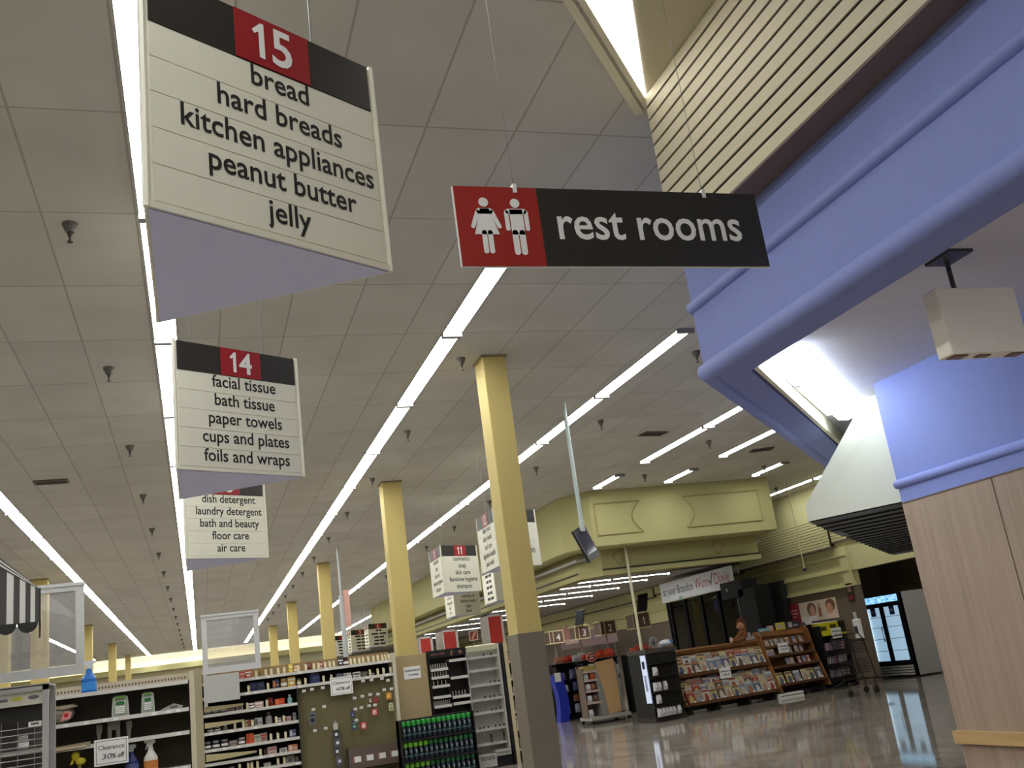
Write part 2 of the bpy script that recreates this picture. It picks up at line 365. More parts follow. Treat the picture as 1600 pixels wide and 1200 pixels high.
b = MB(); b.box(-24, 12.5, 61.45, 61.6, E+2.51, E+2.54)
o = obj('cove_light', b, glow('cove_tube', (1.0, 0.95, 0.84), 13.0)); tag(o, 'lit cove lamp along the top of the far cream wall', 'cove light')
# wedge-shaped troffer beside the slatted fascia
t = thing('ceiling_light', 'wedge-shaped bright ceiling light beside the slatted fascia, above the rest rooms sign', 'ceiling light', (0,0,H))
b = MB(); b.prism([(1.60, 3.40), (1.95, 3.24), (2.31, 3.88), (2.74, 4.64), (2.80, 4.76)], -0.012, -0.004); obj('lens', b, glow('troffer_lens', (1.0, 0.97, 0.92), 6.0), t)
b = MB(); b.prism([(1.585, 3.41), (1.61, 3.385), (2.84, 4.79), (2.82, 4.82)], -0.03, 0); b.prism([(1.53, 3.45), (1.56, 3.42), (2.84, 4.88), (2.80, 4.92)], -0.02, 0); obj('housing', b, M((236, 230, 205), 0.5), t)
struct('ceiling_panel', MB().prism([(2.745, 4.64), (2.32, 3.88), (1.96, 3.24), (1.7, 2.2), (2.78, 2.2), (2.78, 4.70)], H-0.006, H-0.001), M((196, 188, 164), 0.8, var=0.02))
# bare tube fixture along the 45 degree end of the alcove
t = thing('alcove_light', 'bare cool-white tube fixture glowing in the end of the blue canopy', 'light', (3.33, 4.83, E+1.637), -math.pi/4)
b = MB(); b.box(-0.05, 0.0, 0.06, 2.3, -0.03, 0); b.box(0.0, 0.20, 2.28, 2.30, -0.05, 0); obj('housing', b, M((232, 230, 214), 0.5), t)
b = MB(); b.sweep([(0.0, 0.06, -0.004), (0.03, 0.06, -0.085), (0.10, 0.06, -0.10), (0.17, 0.06, -0.085), (0.20, 0.06, -0.004)], (0, 2.22, 0)); obj('tube', b, glow('alcove_tube', (0.80, 0.90, 1.0), 9.0), t)
for y in (0.02, 1.03): b = MB(); b.box(-0.08, 0.02, y, y+0.03, -0.03, 0); obj('bracket', b, GREYMETAL, t)
t = thing('ceiling_light', 'unseen fill lamp added on the alcove ceiling above the wood wall', 'ceiling light', (3.85, 1.3, E+1.64))  # added out-of-frame fill, brightens the hanging sign box and blue wall
b = MB(); b.box(-0.32, 0.32, -0.62, 0.62, -0.02, 0); obj('housing', b, WHITE, t)
b = MB(); b.cbox(-0.3, 0.3, -0.6, 0.6, -0.09, -0.02, 0.02); obj('lens', b, glow('alcove_fill_lens', (0.95, 0.96, 1.0), 5.0), t)
t = thing('ceiling_light', 'unseen fill lamp added on the ceiling of the dark entrance recess', 'ceiling light', (16.3, 18.0, E+1.55))  # invented lamp out of view, lifts the recess walls and cooler side
b = MB(); b.box(-0.32, 0.32, -0.62, 0.62, -0.02, 0); obj('housing', b, WHITE, t)
b = MB(); b.cbox(-0.3, 0.3, -0.6, 0.6, -0.34, -0.02, 0.02); obj('lens', b, glow('recess_fill_lens', (1.0, 0.95, 0.85), 2.4), t)
# ---- sprinklers, vents
sp = thing('sprinkler_head', 'x', 'sprinkler', (0,0,H))
b = MB(); b.lathe([(0.055, 0), (0.05, -0.02), (0.035, -0.05), (0.03, -0.065), (0.001, -0.066)], 12); obj('escutcheon', b, M((112, 108, 100), 0.45, 0.6), sp)
b = MB(); b.lathe([(0.016, -0.06), (0.018, -0.085), (0.010, -0.10), (0.007, -0.13), (0.02, -0.135), (0.02, -0.14), (0.001, -0.142)], 10); obj('nozzle', b, M((74, 68, 62), 0.45, 0.5), sp)
first = True
def sprinklers(x, ys, desc):
    global first
    for i, y in enumerate(ys):
        lab = 'ceiling sprinkler, %s from the near end of the line %s' % (nth(i), desc)
        if first: sp.location = (x, y, H); sp['label'] = lab; sp['group'] = 'ceiling sprinklers'; first = False
        else: cp(sp, (x, y, H), None, lab, 'ceiling sprinklers')
sprinklers(-0.73, [6.61+3.1*k for k in range(17)], 'left of the aisle sign lights')
sprinklers(2.85, [9.75+3.06*k for k in range(12)], 'beside the yellow columns')
sprinklers(5.76, [9.75+3.05*k for k in range(8)], 'over the hanging television')
sprinklers(8.55, [14.63, 17.32], 'in front of the soffit')
sprinklers(11.3, [17.31], 'over the right soffit panel')
sprinklers(13.42, [20.23], 'by the cream front wall')
for i, (x, y, rz, d) in enumerate(((7.1, 13.81, 0.2, 'near the row above the soffit'), (10.23, 15.63, -0.3, 'near the blue canopy tip'), (-1.86, 14.56, 0, 'beside the lights over the spray bottle'))):
    t = thing('ceiling_vent', 'small dark ceiling vent '+d, 'vent', (x, y, H), rz, 'ceiling vents')
    b = MB(); b.box(-0.22, 0.22, -0.12, -0.09, -0.02, 0); b.box(-0.22, 0.22, 0.09, 0.12, -0.02, 0); b.box(-0.22, -0.19, -0.09, 0.09, -0.02, 0); b.box(0.19, 0.22, -0.09, 0.09, -0.02, 0); obj('frame', b, M((96, 88, 74), 0.6), t)
    b = MB()
    for k in range(4): b.box(-0.19, 0.19, -0.08+k*0.045, -0.055+k*0.045, -0.015, 0)
    obj('slat', b, M((70, 64, 54), 0.6), t)

# ---- columns
def column(x0, x1, y0, y1, zb, label, cap=False):
    t = thing('support_column', label, 'column', ((x0+x1)/2, y0, 0), 0, 'yellow square columns'); t['kind'] = 'thing'
    w2 = (x1-x0)/2
    b = MB(); b.cbox(-w2, w2, 0, y1-y0, 0, H-0.002, 0.008); obj('shaft', b, YEL, t)
    if zb:
        b = MB(); b.cbox(-w2-0.012, w2+0.012, -0.012, y1-y0+0.012, 0, zb, 0.004); obj('painted_base', b, PAINTGREY, t)['label'] = 'grey painted lower part'
    if cap:
        b = MB(); b.box(-w2-0.07, w2+0.07, -0.07, y1-y0+0.07, H-0.14, H-0.004); obj('capital', b, M((170, 150, 100), 0.6), t)
    else:
        b = MB(); b.box(-w2-0.015, w2+0.015, -0.015, y1-y0+0.015, H-0.025, H-0.003); obj('ceiling_collar', b, M((150, 136, 96), 0.7), t)
column(3.07, 3.335, 9.66, 9.99, E+0.31, 'yellow square column with grey base, nearest, in front of the white display')
column(3.07, 3.40, 16.17, 16.5, E+0.2, 'yellow square column rising behind the tan clearance panel')
column(3.09, 3.40, 26.4, 26.7, 0, 'yellow square column third along the line of columns')
column(3.11, 3.45, 36.8, 37.1, 0, 'yellow square column fourth along the line of columns')
column(3.16, 3.52, 47.9, 48.2, 0, 'yellow square column fifth along the line, farthest')
column(-4.0, -3.68, 22.6, 22.95, 0, 'yellow column with a capital behind the striped awning', True)
column(-3.55, -3.2, 24.5, 24.8, 0, 'yellow column seen through the glazed frame over the wire cage')
column(-3.8, -3.48, 37.4, 37.7, 0, 'yellow column rising behind the blue spray bottle')
column(-3.8, -3.48, 47.8, 48.1, 0, 'far yellow column just beyond the blue spray bottle')
column(-3.77, -3.49, 57.9, 58.2, 0, 'farthest yellow column by the far cove-lit wall')

# ================================================================== HANGING SIGNS
SD, SH = 0.97, 0.89
def aisle_sign(ax, ay, num, lines, label, faces=(0, 1, 2), bars=False):
    t = thing('aisle_sign', label, 'sign', (ax, ay, E+1.48), 0, 'hanging three-sided aisle signs')
    A = Vector((0,0,0)); B = Vector((SD*0.866, SD*0.5, 0)); Cc = Vector((0, SD, 0)); Z = Vector((0,0,1))
    F = [(A, B), (Cc, A), (B, Cc)]
    b = MB(); b.prism([tuple(p.xy) for p in (A, B, Cc)], 0.004, SH-0.01)
    for p in (A, B, Cc): b.tube([p+Vector((0,0,0.0)), p+Z*SH], 0.012, 6)
    obj('body', b, SIGNW, t)
    c3 = (A+B+Cc)/3
    b = MB(); b.prism([tuple((c3+(p-c3)*0.985).xy) for p in (A, B, Cc)], -0.004, 0.004); obj('bottom_panel', b, LAV, t)['label'] = 'pale lavender underside'
    hz = SH*0.765; pitch = (hz-0.03)/5
    for (p, q) in F:
        sl = MB(); hd = MB(); nb = MB(); nm = MB(); tx = MB()
        d = (q-p).normalized(); nrm = Vector((d.y, -d.x, 0)); L = (q-p).length
        def slab(mb, u0, u1, z0, z1, th):
            a = p+d*u0+Z*z0; c = p+d*u1+Z*z0; mb.sweep([a, c, c+Z*(z1-z0), a+Z*(z1-z0)], nrm*th)
        for k in range(5): slab(sl, 0.022, L-0.022, 0.028+k*pitch, 0.028+(k+1)*pitch-0.004, 0.005)
        slab(sl, 0.01, L-0.01, 0.0, 0.022, 0.008)
        slab(hd, 0.022, L-0.022, hz, SH-0.008, 0.006); slab(nb, L*0.355, L*0.68, hz, SH-0.008, 0.009)
        o = p+nrm*0.011
        if num: number(nm, num, 0.215, o+d*(L*0.515)+Z*(hz+0.03), d, Z)
        for k, s in enumerate(lines):
            c = p+nrm*0.0065+d*(L*0.54)+Z*(0.028+(4-k)*pitch+0.042)
            if bars: 
                for j in range(2): 
                    u = L*0.54+(-0.5+j*0.55)*s; a = p+nrm*0.0062+d*u+Z*(0.028+(4-k)*pitch+0.035); tx.sweep([a, a+d*(s*0.45), a+d*(s*0.45)+Z*0.06, a+Z*0.06], nrm*0.001)
            else: text(tx, s, 0.119, c, d, Z, 0.93, 0.013)
        sp_ = obj('slat_panel', sl, SIGNW, t); obj('header', hd, SIGNK, t)['label'] = 'charcoal header strip'
        np_ = obj('number_panel', nb, SIGNR, t); np_['label'] = 'red number square'
        if num: obj('number', nm, PAPER, np_)
        obj('lettering', tx, INK, sp_)
    b = MB()
    for p in (A, B, Cc): q = c3+(p-c3)*0.6; b.tube([q+Z*SH, q+Z*(H-E-1.48)], 0.003, 5)
    obj('hanging_wire', b, GREYMETAL, t)
    return t
aisle_sign(-0.10, 2.84, '15', ['bread','hard breads','kitchen appliances','peanut butter','jelly'], 'three-sided aisle sign numbered 15, nearest, listing bread and jelly')
aisle_sign(-0.085, 6.41, '14', ['facial tissue','bath tissue','paper towels','cups and plates','foils and wraps'], 'three-sided aisle sign numbered 14 listing facial tissue and paper towels')
aisle_sign(-0.085, 10.47, '13', ['dish detergent','laundry detergent','bath and beauty','floor care','air care'], 'three-sided aisle sign listing dish detergent and air care')
aisle_sign(4.37, 14.22, '12', ['baby food','baby needs','oral care','digestive health','pain relief'], 'three-sided aisle sign numbered 12, half hidden by the nearest yellow column')
aisle_sign(4.40, 17.97, '11', ['cosmetics','soap','skin care','feminine hygiene','shampoo'], 'three-sided aisle sign numbered 11 listing cosmetics and shampoo')
aisle_sign(6.50, 21.7, '', [0.5,0.42,0.45,0.4,0.5], 'small aisle sign just below the sign numbered 12', bars=True)
aisle_sign(6.46, 25.5, '', ['canned vegetables','cooking oil','baking needs','sugar','flour'], 'three-sided aisle sign listing cooking oil, sugar and flour')
aisle_sign(6.42, 39.6, '6', [0.3,0.75,0.5,0.5,0.6], 'far aisle sign with a red number 6', bars=True)
aisle_sign(6.15, 42.6, '5', [0.6,0.5,0.5,0.5,0.4], 'far aisle sign with a red number 5 beside the sign numbered 6', bars=True)
aisle_sign(5.75, 45.4, '', [0.6,0.5,0.5,0.5,0.4], 'farthest aisle sign, behind the pole with a pink banner', bars=True)

# rest rooms sign
t = thing('rest_room_sign', 'flat black and red sign reading rest rooms, hung on two thin wires', 'sign', (0.885, 2.88, E+1.30))
RW, RH = 1.197, 0.302
b = MB(); b.box(0, RW, 0.001, 0.012, 0, RH); b.use(PAPER); obj('edge', b, PAPER, t)
b = MB(); b.box(0.305, RW-0.002, -0.003, 0.0135, 0.001, RH-0.001); dp_ = obj('dark_panel', b, SIGNK, t); dp_['label'] = 'charcoal panel'
b = MB(); b.box(0.003, 0.305, -0.003, 0.0135, 0.001, RH-0.001); rp_ = obj('red_panel', b, M((160, 38, 32), 0.4), t); rp_['label'] = 'red pictogram panel'
b = MB(); text(b, 'rest rooms', 0.185, (0.735, -0.005, 0.105), (1,0,0), (0,0,1), bold=0.012, fit=0.735); obj('lettering', b, PAPER, dp_)
def flat(mb, poly): mb.sweep([(x, -0.0052, z) for x, z in poly], (0, 0.0015, 0))
def disc(cx, cz, r, n=18): return [(cx+r*math.cos(2*math.pi*k/n), cz+r*math.sin(2*math.pi*k/n)) for k in range(n)]
def strip(x0, z0, x1, z1, r):
    a = math.atan2(z1-z0, x1-x0); p = []
    for k in range(7): q = a+math.pi/2+math.pi*k/6; p.append((x0+r*math.cos(q), z0+r*math.sin(q)))
    for k in range(7): q = a-math.pi/2+math.pi*k/6; p.append((x1+r*math.cos(q), z1+r*math.sin(q)))
    return p
w1 = MB(); cx = 0.104
flat(w1, disc(cx, 0.240, 0.0175)); flat(w1, [(cx-0.016, 0.216), (cx+0.016, 0.216), (cx+0.044, 0.118), (cx-0.044, 0.118)])
flat(w1, strip(cx-0.019, 0.206, cx+0.019, 0.206, 0.011)); flat(w1, strip(cx-0.026, 0.203, cx-0.047, 0.148, 0.0075)); flat(w1, strip(cx+0.026, 0.203, cx+0.047, 0.148, 0.0075))
flat(w1, strip(cx-0.0105, 0.125, cx-0.0105, 0.055, 0.0088)); flat(w1, strip(cx+0.0105, 0.125, cx+0.0105, 0.055, 0.0088)); obj('woman_pictogram', w1, PAPER, rp_)
w1 = MB(); cx = 0.218
flat(w1, disc(cx, 0.238, 0.0175)); flat(w1, [(cx-0.024, 0.214), (cx+0.024, 0.214), (cx+0.024, 0.118), (cx-0.024, 0.118)])
flat(w1, strip(cx-0.028, 0.206, cx+0.028, 0.206, 0.0105)); flat(w1, strip(cx-0.036, 0.203, cx-0.036, 0.140, 0.0078)); flat(w1, strip(cx+0.036, 0.203, cx+0.036, 0.140, 0.0078))
flat(w1, strip(cx-0.0128, 0.125, cx-0.0128, 0.052, 0.0108)); flat(w1, strip(cx+0.0128, 0.125, cx+0.0128, 0.052, 0.0108)); obj('man_pictogram', w1, PAPER, rp_)
for x, dx, dy in ((0.226, 0.44, 1.1), (0.975, 0.64, 0.98)):
    b = MB(); b.box(x-0.007, x+0.007, -0.007, 0.018, RH-0.022, RH+0.012); obj('clip', b, M((235, 235, 232), 0.3), t)
    b = MB(); b.tube([(x, 0.006, RH+0.01), (x, 0.006, H-E-1.30)], 0.0012, 5); obj('hanging_wire', b, GREYMETAL, t)

# blank exit box hung from the alcove ceiling
t = thing('exit_sign_box', 'blank cream sign box hanging on a dark rod in the blue alcove', 'sign box', (3.43, 3.50, 2.585), -0.03)
b = MB(); b.cbox(-0.01, 0.46, 0, 0.10, 0, 0.335, 0.006); obj('housing', b, M((250, 244, 226), 0.4), t)
b = MB(); b.box(0.02, 0.10, 0.02, 0.08, -0.006, 0); b.box(0.17, 0.24, 0.03, 0.07, -0.006, 0); b.box(0.36, 0.43, 0.02, 0.08, -0.006, 0); obj('lens', b, M((120, 90, 60), 0.4), t)
b = MB(); b.tube([(0.15, 0.05, 0.33), (0.15, 0.05, E+1.64-2.585)], 0.012, 8); obj('rod', b, M((52, 50, 54), 0.5), t)
b = MB(); b.box(0.06, 0.20, -0.08, 0.10, E+1.625-2.585, E+1.64-2.585); obj('canopy_plate', b, M((52, 50, 54), 0.5), t)

# television on a ceiling pole
t = thing('television', 'small flat television tilted on a long pale ceiling pole', 'television', (4.77, 11.7, 0))
b = MB(); b.tube([(0, 0, 3.13), (0, 0, H)], 0.028, 10); obj('pole', b, M((190, 205, 200), 0.4), t)
b = MB(); b.tube([(0, 0, 3.0), (0, 0, 3.15)], 0.035, 10); obj('sleeve', b, M((200, 210, 205), 0.4), t)
tv = MB(); o4 = [Vector((4.59-4.77, -0.12, 3.0)), Vector((4.87-4.77, 0.17, 3.12)), Vector((4.99-4.77, 0.06, 2.69)), Vector((4.72-4.77, -0.22, 2.58))]
nn = (o4[1]-o4[0]).cross(o4[3]-o4[0]).normalized()
if nn.y < 0: nn = -nn
tv.sweep(o4, nn*0.035); obj('casing', tv, BLACK, t)
def bil(u, v): return (o4[0]*(1-u)+o4[1]*u)*(1-v)+(o4[3]*(1-u)+o4[2]*u)*v
sc = MB(); sc.sweep([bil(0.07, 0.06)-nn*0.002, bil(0.93, 0.06)-nn*0.002, bil(0.93, 0.82)-nn*0.002, bil(0.07, 0.82)-nn*0.002], nn*0.001)
obj('screen', sc, M((46, 44, 66), 0.12, var=0.2, scale=4), t)

# poles
t = thing('ceiling_pole', 'cream cable pole rising from the black coffee kiosk towards the soffit', 'pole', (8.70, 19.12, 1.42))
b = MB(); b.tube([(0, 0, 0), (0, 0, 2.98)], 0.032, 8); obj('tube', b, M((210, 204, 172), 0.5), t)
b = MB(); b.tube([(0, 0, 2.9), (0.02, 0.02, H-1.42)], 0.012, 6); obj('cable', b, M((70, 64, 52), 0.7), t)
t = thing('banner_pole', 'white pole with a pink banner rising behind the pegboard gondola', 'pole', (3.27, 23.7, 0))
b = MB(); b.tube([(0, 0, 0), (0, 0, H)], 0.03, 8); b.tube([(0, 0, 0), (0, 0, 3.6)], 0.06, 8); obj('tube', b, M((186, 190, 190), 0.4), t)
b = MB(); b.box(0.05, 0.19, -0.02, 0.0, 2.85, 3.72); obj('banner', b, M((226, 176, 162), 0.8, var=0.25, scale=5), t)
t = thing('ceiling_pole', 'thin hanging rod in front of the slatted band on the front wall', 'pole', (13.3, 19.6, 0))
b = MB(); b.tube([(0, 0, E+1.28), (0, 0, H)], 0.012, 6); obj('tube', b, M((214, 206, 160), 0.5), t)
b = MB(); b.lathe([(0.02, 0), (0.05, 0.02), (0.05, 0.06), (0.02, 0.08)], 10, 0, 0, E+1.22); obj('camera_knob', b, DARK, t)

# ================================================================== SHELVING AND GOODS
SHELFM = M((176, 172, 164), 0.4, 0.2); RAILW = M((214, 210, 204), 0.4); BACKD = M((74, 66, 56), 0.8)
def shelf_part(parent, x0, x1, yf, yb, z, tickets=True, front=RAILW, deck=SHELFM, name='shelf'):
    b = MB(); b.use(deck).box(x0, x1, yf+0.006, yb, z-0.02, z)
    b.use(front).box(x0, x1, yf, yf+0.006, z-0.038, z+0.004)
    if tickets:
        b.use(PAPER); x = x0+0.05+rnd.random()*0.1
        while x < x1-0.08:
            if rnd.random() < 0.5: b.box(x, x+0.05, yf-0.002, yf, z-0.034, z-0.004)
            x += 0.09+rnd.random()*0.12
    return obj(name, b, None, parent)
def carton(w, d, h, rgb, band, kind=0):
    b = MB(); m = M(rgb, 0.5); b.use(m)
    b.cbox(-w/2, w/2, 0, d, 0, h, min(0.006, w*0.06))
    b.use(M(band, 0.5))
    if kind == 0: b.box(-w*0.40, w*0.40, -0.0015, 0.001, h*0.50, h*0.82); b.box(-w*0.3, w*0.3, -0.0015, 0.001, h*0.14, h*0.30)
    elif kind == 1: b.box(-w*0.5, w*0.5, -0.0015, 0.001, h*0.62, h*0.80); b.sweep([(w*0.32*math.cos(a*math.pi/5), -0.002, h*0.36+w*0.2*math.sin(a*math.pi/5)) for a in range(10)], (0, 0.002, 0))
    else: b.box(-w*0.42, -w*0.1, -0.0015, 0.001, h*0.15, h*0.85); b.box(0, w*0.4, -0.0015, 0.001, h*0.3, h*0.45)
    return b
def lidded(r, h, rgb, lid):
    b = MB(); b.use(M(rgb, 0.25)).lathe([(r*0.96, 0), (r, 0.01), (r, h*0.68), (r*0.86, h*0.72)], 12)
    b.use(M(lid, 0.35)).lathe([(r*0.9, h*0.72), (r*0.92, h*0.95), (r*0.84, h), (0.001, h)], 12)
    b.use(PAPER).lathe([(r*1.01, h*0.2), (r*1.01, h*0.5)], 12)
    return b
def slim(r, h, rgb, lid):
    b = MB(); b.use(M(rgb, 0.3)).lathe([(r, 0), (r, h*0.55), (r*0.75, h*0.66), (r*0.35, h*0.7)], 10)
    b.use(M(lid, 0.35)).lathe([(r*0.4, h*0.7), (r*0.4, h*0.78), (r*0.55, h*0.79), (r*0.55, h), (0.001, h)], 10)
    return b
def pouch(w, h, rgb, band):
    b = MB(); prof = [(-w/2, 0.0), (-w*0.47, h*0.5), (-w*0.42, h*0.93), (-w*0.25, h), (w*0.25, h), (w*0.42, h*0.93), (w*0.47, h*0.5), (w/2, 0)]
    b.use(M(rgb, 0.35)).sweep([(x, 0.03+0.0*z, z) for x, z in prof], (0, 0.04, 0))
    b.add([(-w*0.46, 0.03, 0.01), (w*0.46, 0.03, 0.01), (w*0.3, 0.0, h*0.45), (-w*0.3, 0.0, h*0.45), (w*0.28, 0.03, h*0.9), (-w*0.28, 0.03, h*0.9)], [(0,1,2,3), (3,2,4,5), (1,4,2), (0,3,5)])
    return b
_seen = {}
def item(name, label, cat, mb, x, y, z, group=None, rz=0.0):
    o = obj(name, mb); o.location = (x, y, z); o.rotation_euler = (0, 0, rz)
    return tag(o, label, cat, group)

# ---- gondola with the cleaning goods (its end post stands at x = 0)
t = thing('shelf_gondola', 'dark-backed shelf gondola with few cleaning goods and a Clearance 30% sign', 'shelving', (0, 12.2, 0))
b = MB(); b.box(-2.7, -0.12, 0.42, 0.45, 0.1, 1.80); obj('back_panel', b, BACKD, t)
b = MB(); b.box(-2.7, -0.12, 0.40, 0.43, 1.80, 1.885); b.use(DARK)
b.use(M((186, 172, 150), 0.6)); b.mi = [1]*len(b.mi); b.mats = [DARK, M((186, 172, 150), 0.6)]; b.use(DARK)
for k in range(70): b.box(-2.66+k*0.036, -2.645+k*0.036, 0.398, 0.401, 1.825, 1.845)
obj('top_rail', b, None, t)
for z in (1.79, 1.49, 1.24, 0.87, 0.5): shelf_part(t, -2.7, -0.13, 0, 0.42, z, z < 1.7)
b = MB(); b.box(-0.115, -0.07, -0.01, 0.5, 0, 1.89); obj('upright', b, M((206, 196, 172), 0.6), t)
b = MB(); b.box(-2.7, -0.12, 0.03, 0.44, 0, 0.1); obj('base', b, DARK, t)
def trigger_bottle(label, x, y, z, h, body, head, sleeve, rz=0.0, fat=1.22):
    t = thing('spray_bottle', label, 'spray bottle', (x, y, z), rz, None); s = h/0.30
    b = MB(); b.use(M(body, 0.25)).lathe([(r*s*fat, zz*s) for r, zz in ((0.050,0),(0.055,0.01),(0.056,0.09),(0.053,0.13),(0.036,0.165),(0.024,0.19),(0.018,0.225))], 14, sy=0.6)
    b.use(M(sleeve, 0.4)).lathe([(r*s*fat, zz*s) for r, zz in ((0.0565,0.025),(0.0568,0.075),(0.0558,0.10))], 14, sy=0.61)
    obj('body', b, None, t)
    b = MB(); b.sweep([(x_*s, -0.011*s, z_*s) for x_, z_ in ((-0.02,0.222),(0.018,0.222),(0.020,0.25),(0.045,0.262),(0.045,0.285),(0.03,0.296),(-0.058,0.296),(-0.060,0.274),(-0.03,0.262))], (0, 0.022*s, 0)); obj('nozzle_head', b, M(head, 0.4), t)
    b = MB(); b.sweep([(x_*s, -0.006*s, z_*s) for x_, z_ in ((-0.034,0.264),(-0.022,0.262),(-0.030,0.225),(-0.044,0.205),(-0.048,0.210))], (0, 0.012*s, 0)); obj('trigger', b, M(head, 0.4), t)
trigger_bottle('blue trigger spray bottle standing on top of the dark-backed gondola', -1.18, 12.29, 1.79, 0.35, (44, 110, 196), (214, 218, 226), (60, 140, 220), math.pi)
trigger_bottle('white trigger spray bottle with orange label on the lower dark shelf', -0.55, 12.28, 0.87, 0.335, (226, 224, 216), (220, 218, 212), (206, 130, 66), 0)
trigger_bottle('dark blue spray bottle half behind the Clearance 30% sign', -0.75, 12.30, 0.87, 0.31, (40, 52, 110), (200, 204, 210), (90, 100, 150), 0)
for x, w_, h_, lab in ((-0.84, 0.185, 0.225, 'wide green and white wipes pouch on the upper dark shelf'), (-0.555, 0.145, 0.225, 'narrow green and white wipes pouch on the upper dark shelf')):
    t2 = thing('wipes_pouch', lab, 'pouch', (x*1.02, 12.24, 1.49))
    obj('bag', pouch(w_, h_, (190, 198, 186), (90, 140, 60)), None, t2)
    b = MB(); b.use(M((104, 150, 60), 0.4)).sweep([(-w_*0.36, -0.003, h_*0.86), (w_*0.36, -0.003, h_*0.86), (w_*0.22, 0.012, h_*0.98), (-w_*0.22, 0.012, h_*0.98)], (0, 0.004, 0))
    b.use(M((52, 110, 60), 0.4)).box(-w_*0.24, w_*0.24, -0.004, 0.0, h_*0.56, h_*0.72)
    b.use(PAPER)
    for k in range(4): b.box(-w_*0.26, w_*0.26, -0.004, 0.0, h_*(0.16+0.09*k), h_*(0.22+0.09*k))
    obj('printed_label', b, None, t2)
t2 = thing('plastic_bag', 'crumpled clear bag with a red flower print beside the wire cage', 'bag', (-1.47, 12.27, 1.49))
b = MB(); b.use(M((150, 140, 124), 0.3)).ball((0, 0.10, 0.112), 0.11, 1.2, 0.8, 0.95, 9, 6); b.use(M((190, 178, 150), 0.4)).sweep([(-0.14, 0.0, 0.19), (0.12, 0.0, 0.20), (0.17, 0.0, 0.17), (0.02, 0.0, 0.155)], (0, 0.15, 0.01)); obj('film', b, None, t2)
b = MB(); b.use(M((220, 150, 140), 0.5)).sweep([(0.0, -0.02, 0.03), (0.10, -0.02, 0.05), (0.12, -0.02, 0.12), (0.04, -0.02, 0.135)], (0, 0.01, 0)); b.use(M((190, 40, 40), 0.5)).sweep([(0.06+0.025*math.cos(k), -0.024, 0.09+0.025*math.sin(k)) for k in range(6)], (0, 0.003, 0)); obj('print', b, None, t2)
b = MB(); b.use(M((170, 164, 158), 0.3)).sweep([(-0.13, 0, 0.01), (0.1, 0, 0.0), (0.12, 0, 0.03), (0.02, 0, 0.065), (-0.05, 0, 0.04)], (0, 0.12, 0)); b.use(M((110, 104, 100), 0.4)).box(-0.02, 0.06, -0.003, 0, 0.015, 0.04)
item('plastic_bag', 'flat clear plastic packet lying by the end post of the upper shelf', 'bag', b, -0.31, 12.26, 1.49)
def utensil(x, z, w_, h_, label):
    b = MB(); b.use(M((120, 114, 106), 0.4)); b.sweep([(-w_/2, 0, 0), (-w_*0.18, 0, 0), (-w_*0.18, 0, h_*0.55), (w_*0.18, 0, h_*0.55), (w_*0.18, 0, 0), (w_/2, 0, 0), (w_/2, 0, h_), (-w_/2, 0, h_)], (0, 0.02, 0)) if w_ > 0.08 else b.sweep([(-0.012, 0, 0), (0.012, 0, 0), (0.018, 0, h_*0.5), (0.03, 0, h_*0.62), (0.03, 0, h_), (-0.03, 0, h_), (-0.03, 0, h_*0.62)], (0, 0.02, 0))
    item('blister_pack', label, 'pack', b, x, 12.30, z)
utensil(-1.08, 1.24, 0.06, 0.19, 'slim grey blister pack hanging in the middle dark shelf, nearest the cage')
utensil(-0.93, 1.24, 0.13, 0.21, 'grey forked card blister pack above the Clearance 30% sign')
utensil(-0.77, 1.24, 0.06, 0.19, 'slim grey blister pack to the right of the forked card')
b = MB(); b.use(M((150, 136, 112), 0.6)).sweep([(-0.28, 0, 0), (0.14, 0, 0.03), (0.14, 0, 0.075), (-0.28, 0, 0.06)], (0, 0.01, 0)); b.use(TAN).box(-0.24, 0.1, -0.003, 0.0, 0.025, 0.045)
item('shelf_label_strip', 'loose tan label strip leaning on the middle dark shelf', 'label strip', b, -1.30, 12.185, 1.20)
b = MB(); b.use(M((208, 190, 44), 0.5))
b.ball((0, 0, 0.16), 0.045, 1, 0.7, 1.1, 8, 5); b.ball((0.05, 0, 0.10), 0.05, 1.1, 0.7, 0.8, 8, 5); b.sweep([(-0.06, 0, 0.07), (-0.03, 0, 0.08), (0.0, 0, 0.17), (-0.02, 0, 0.17)], (0, 0.02, 0)); b.use(M((120, 108, 34), 0.5)).tube([(0.04, 0, 0.06), (0.03, 0, -0.1)], 0.02, 6)
item('cleaning_glove', 'yellow cleaning gloves bunched on the lower dark shelf', 'gloves', b, -1.32, 12.28, 0.98)
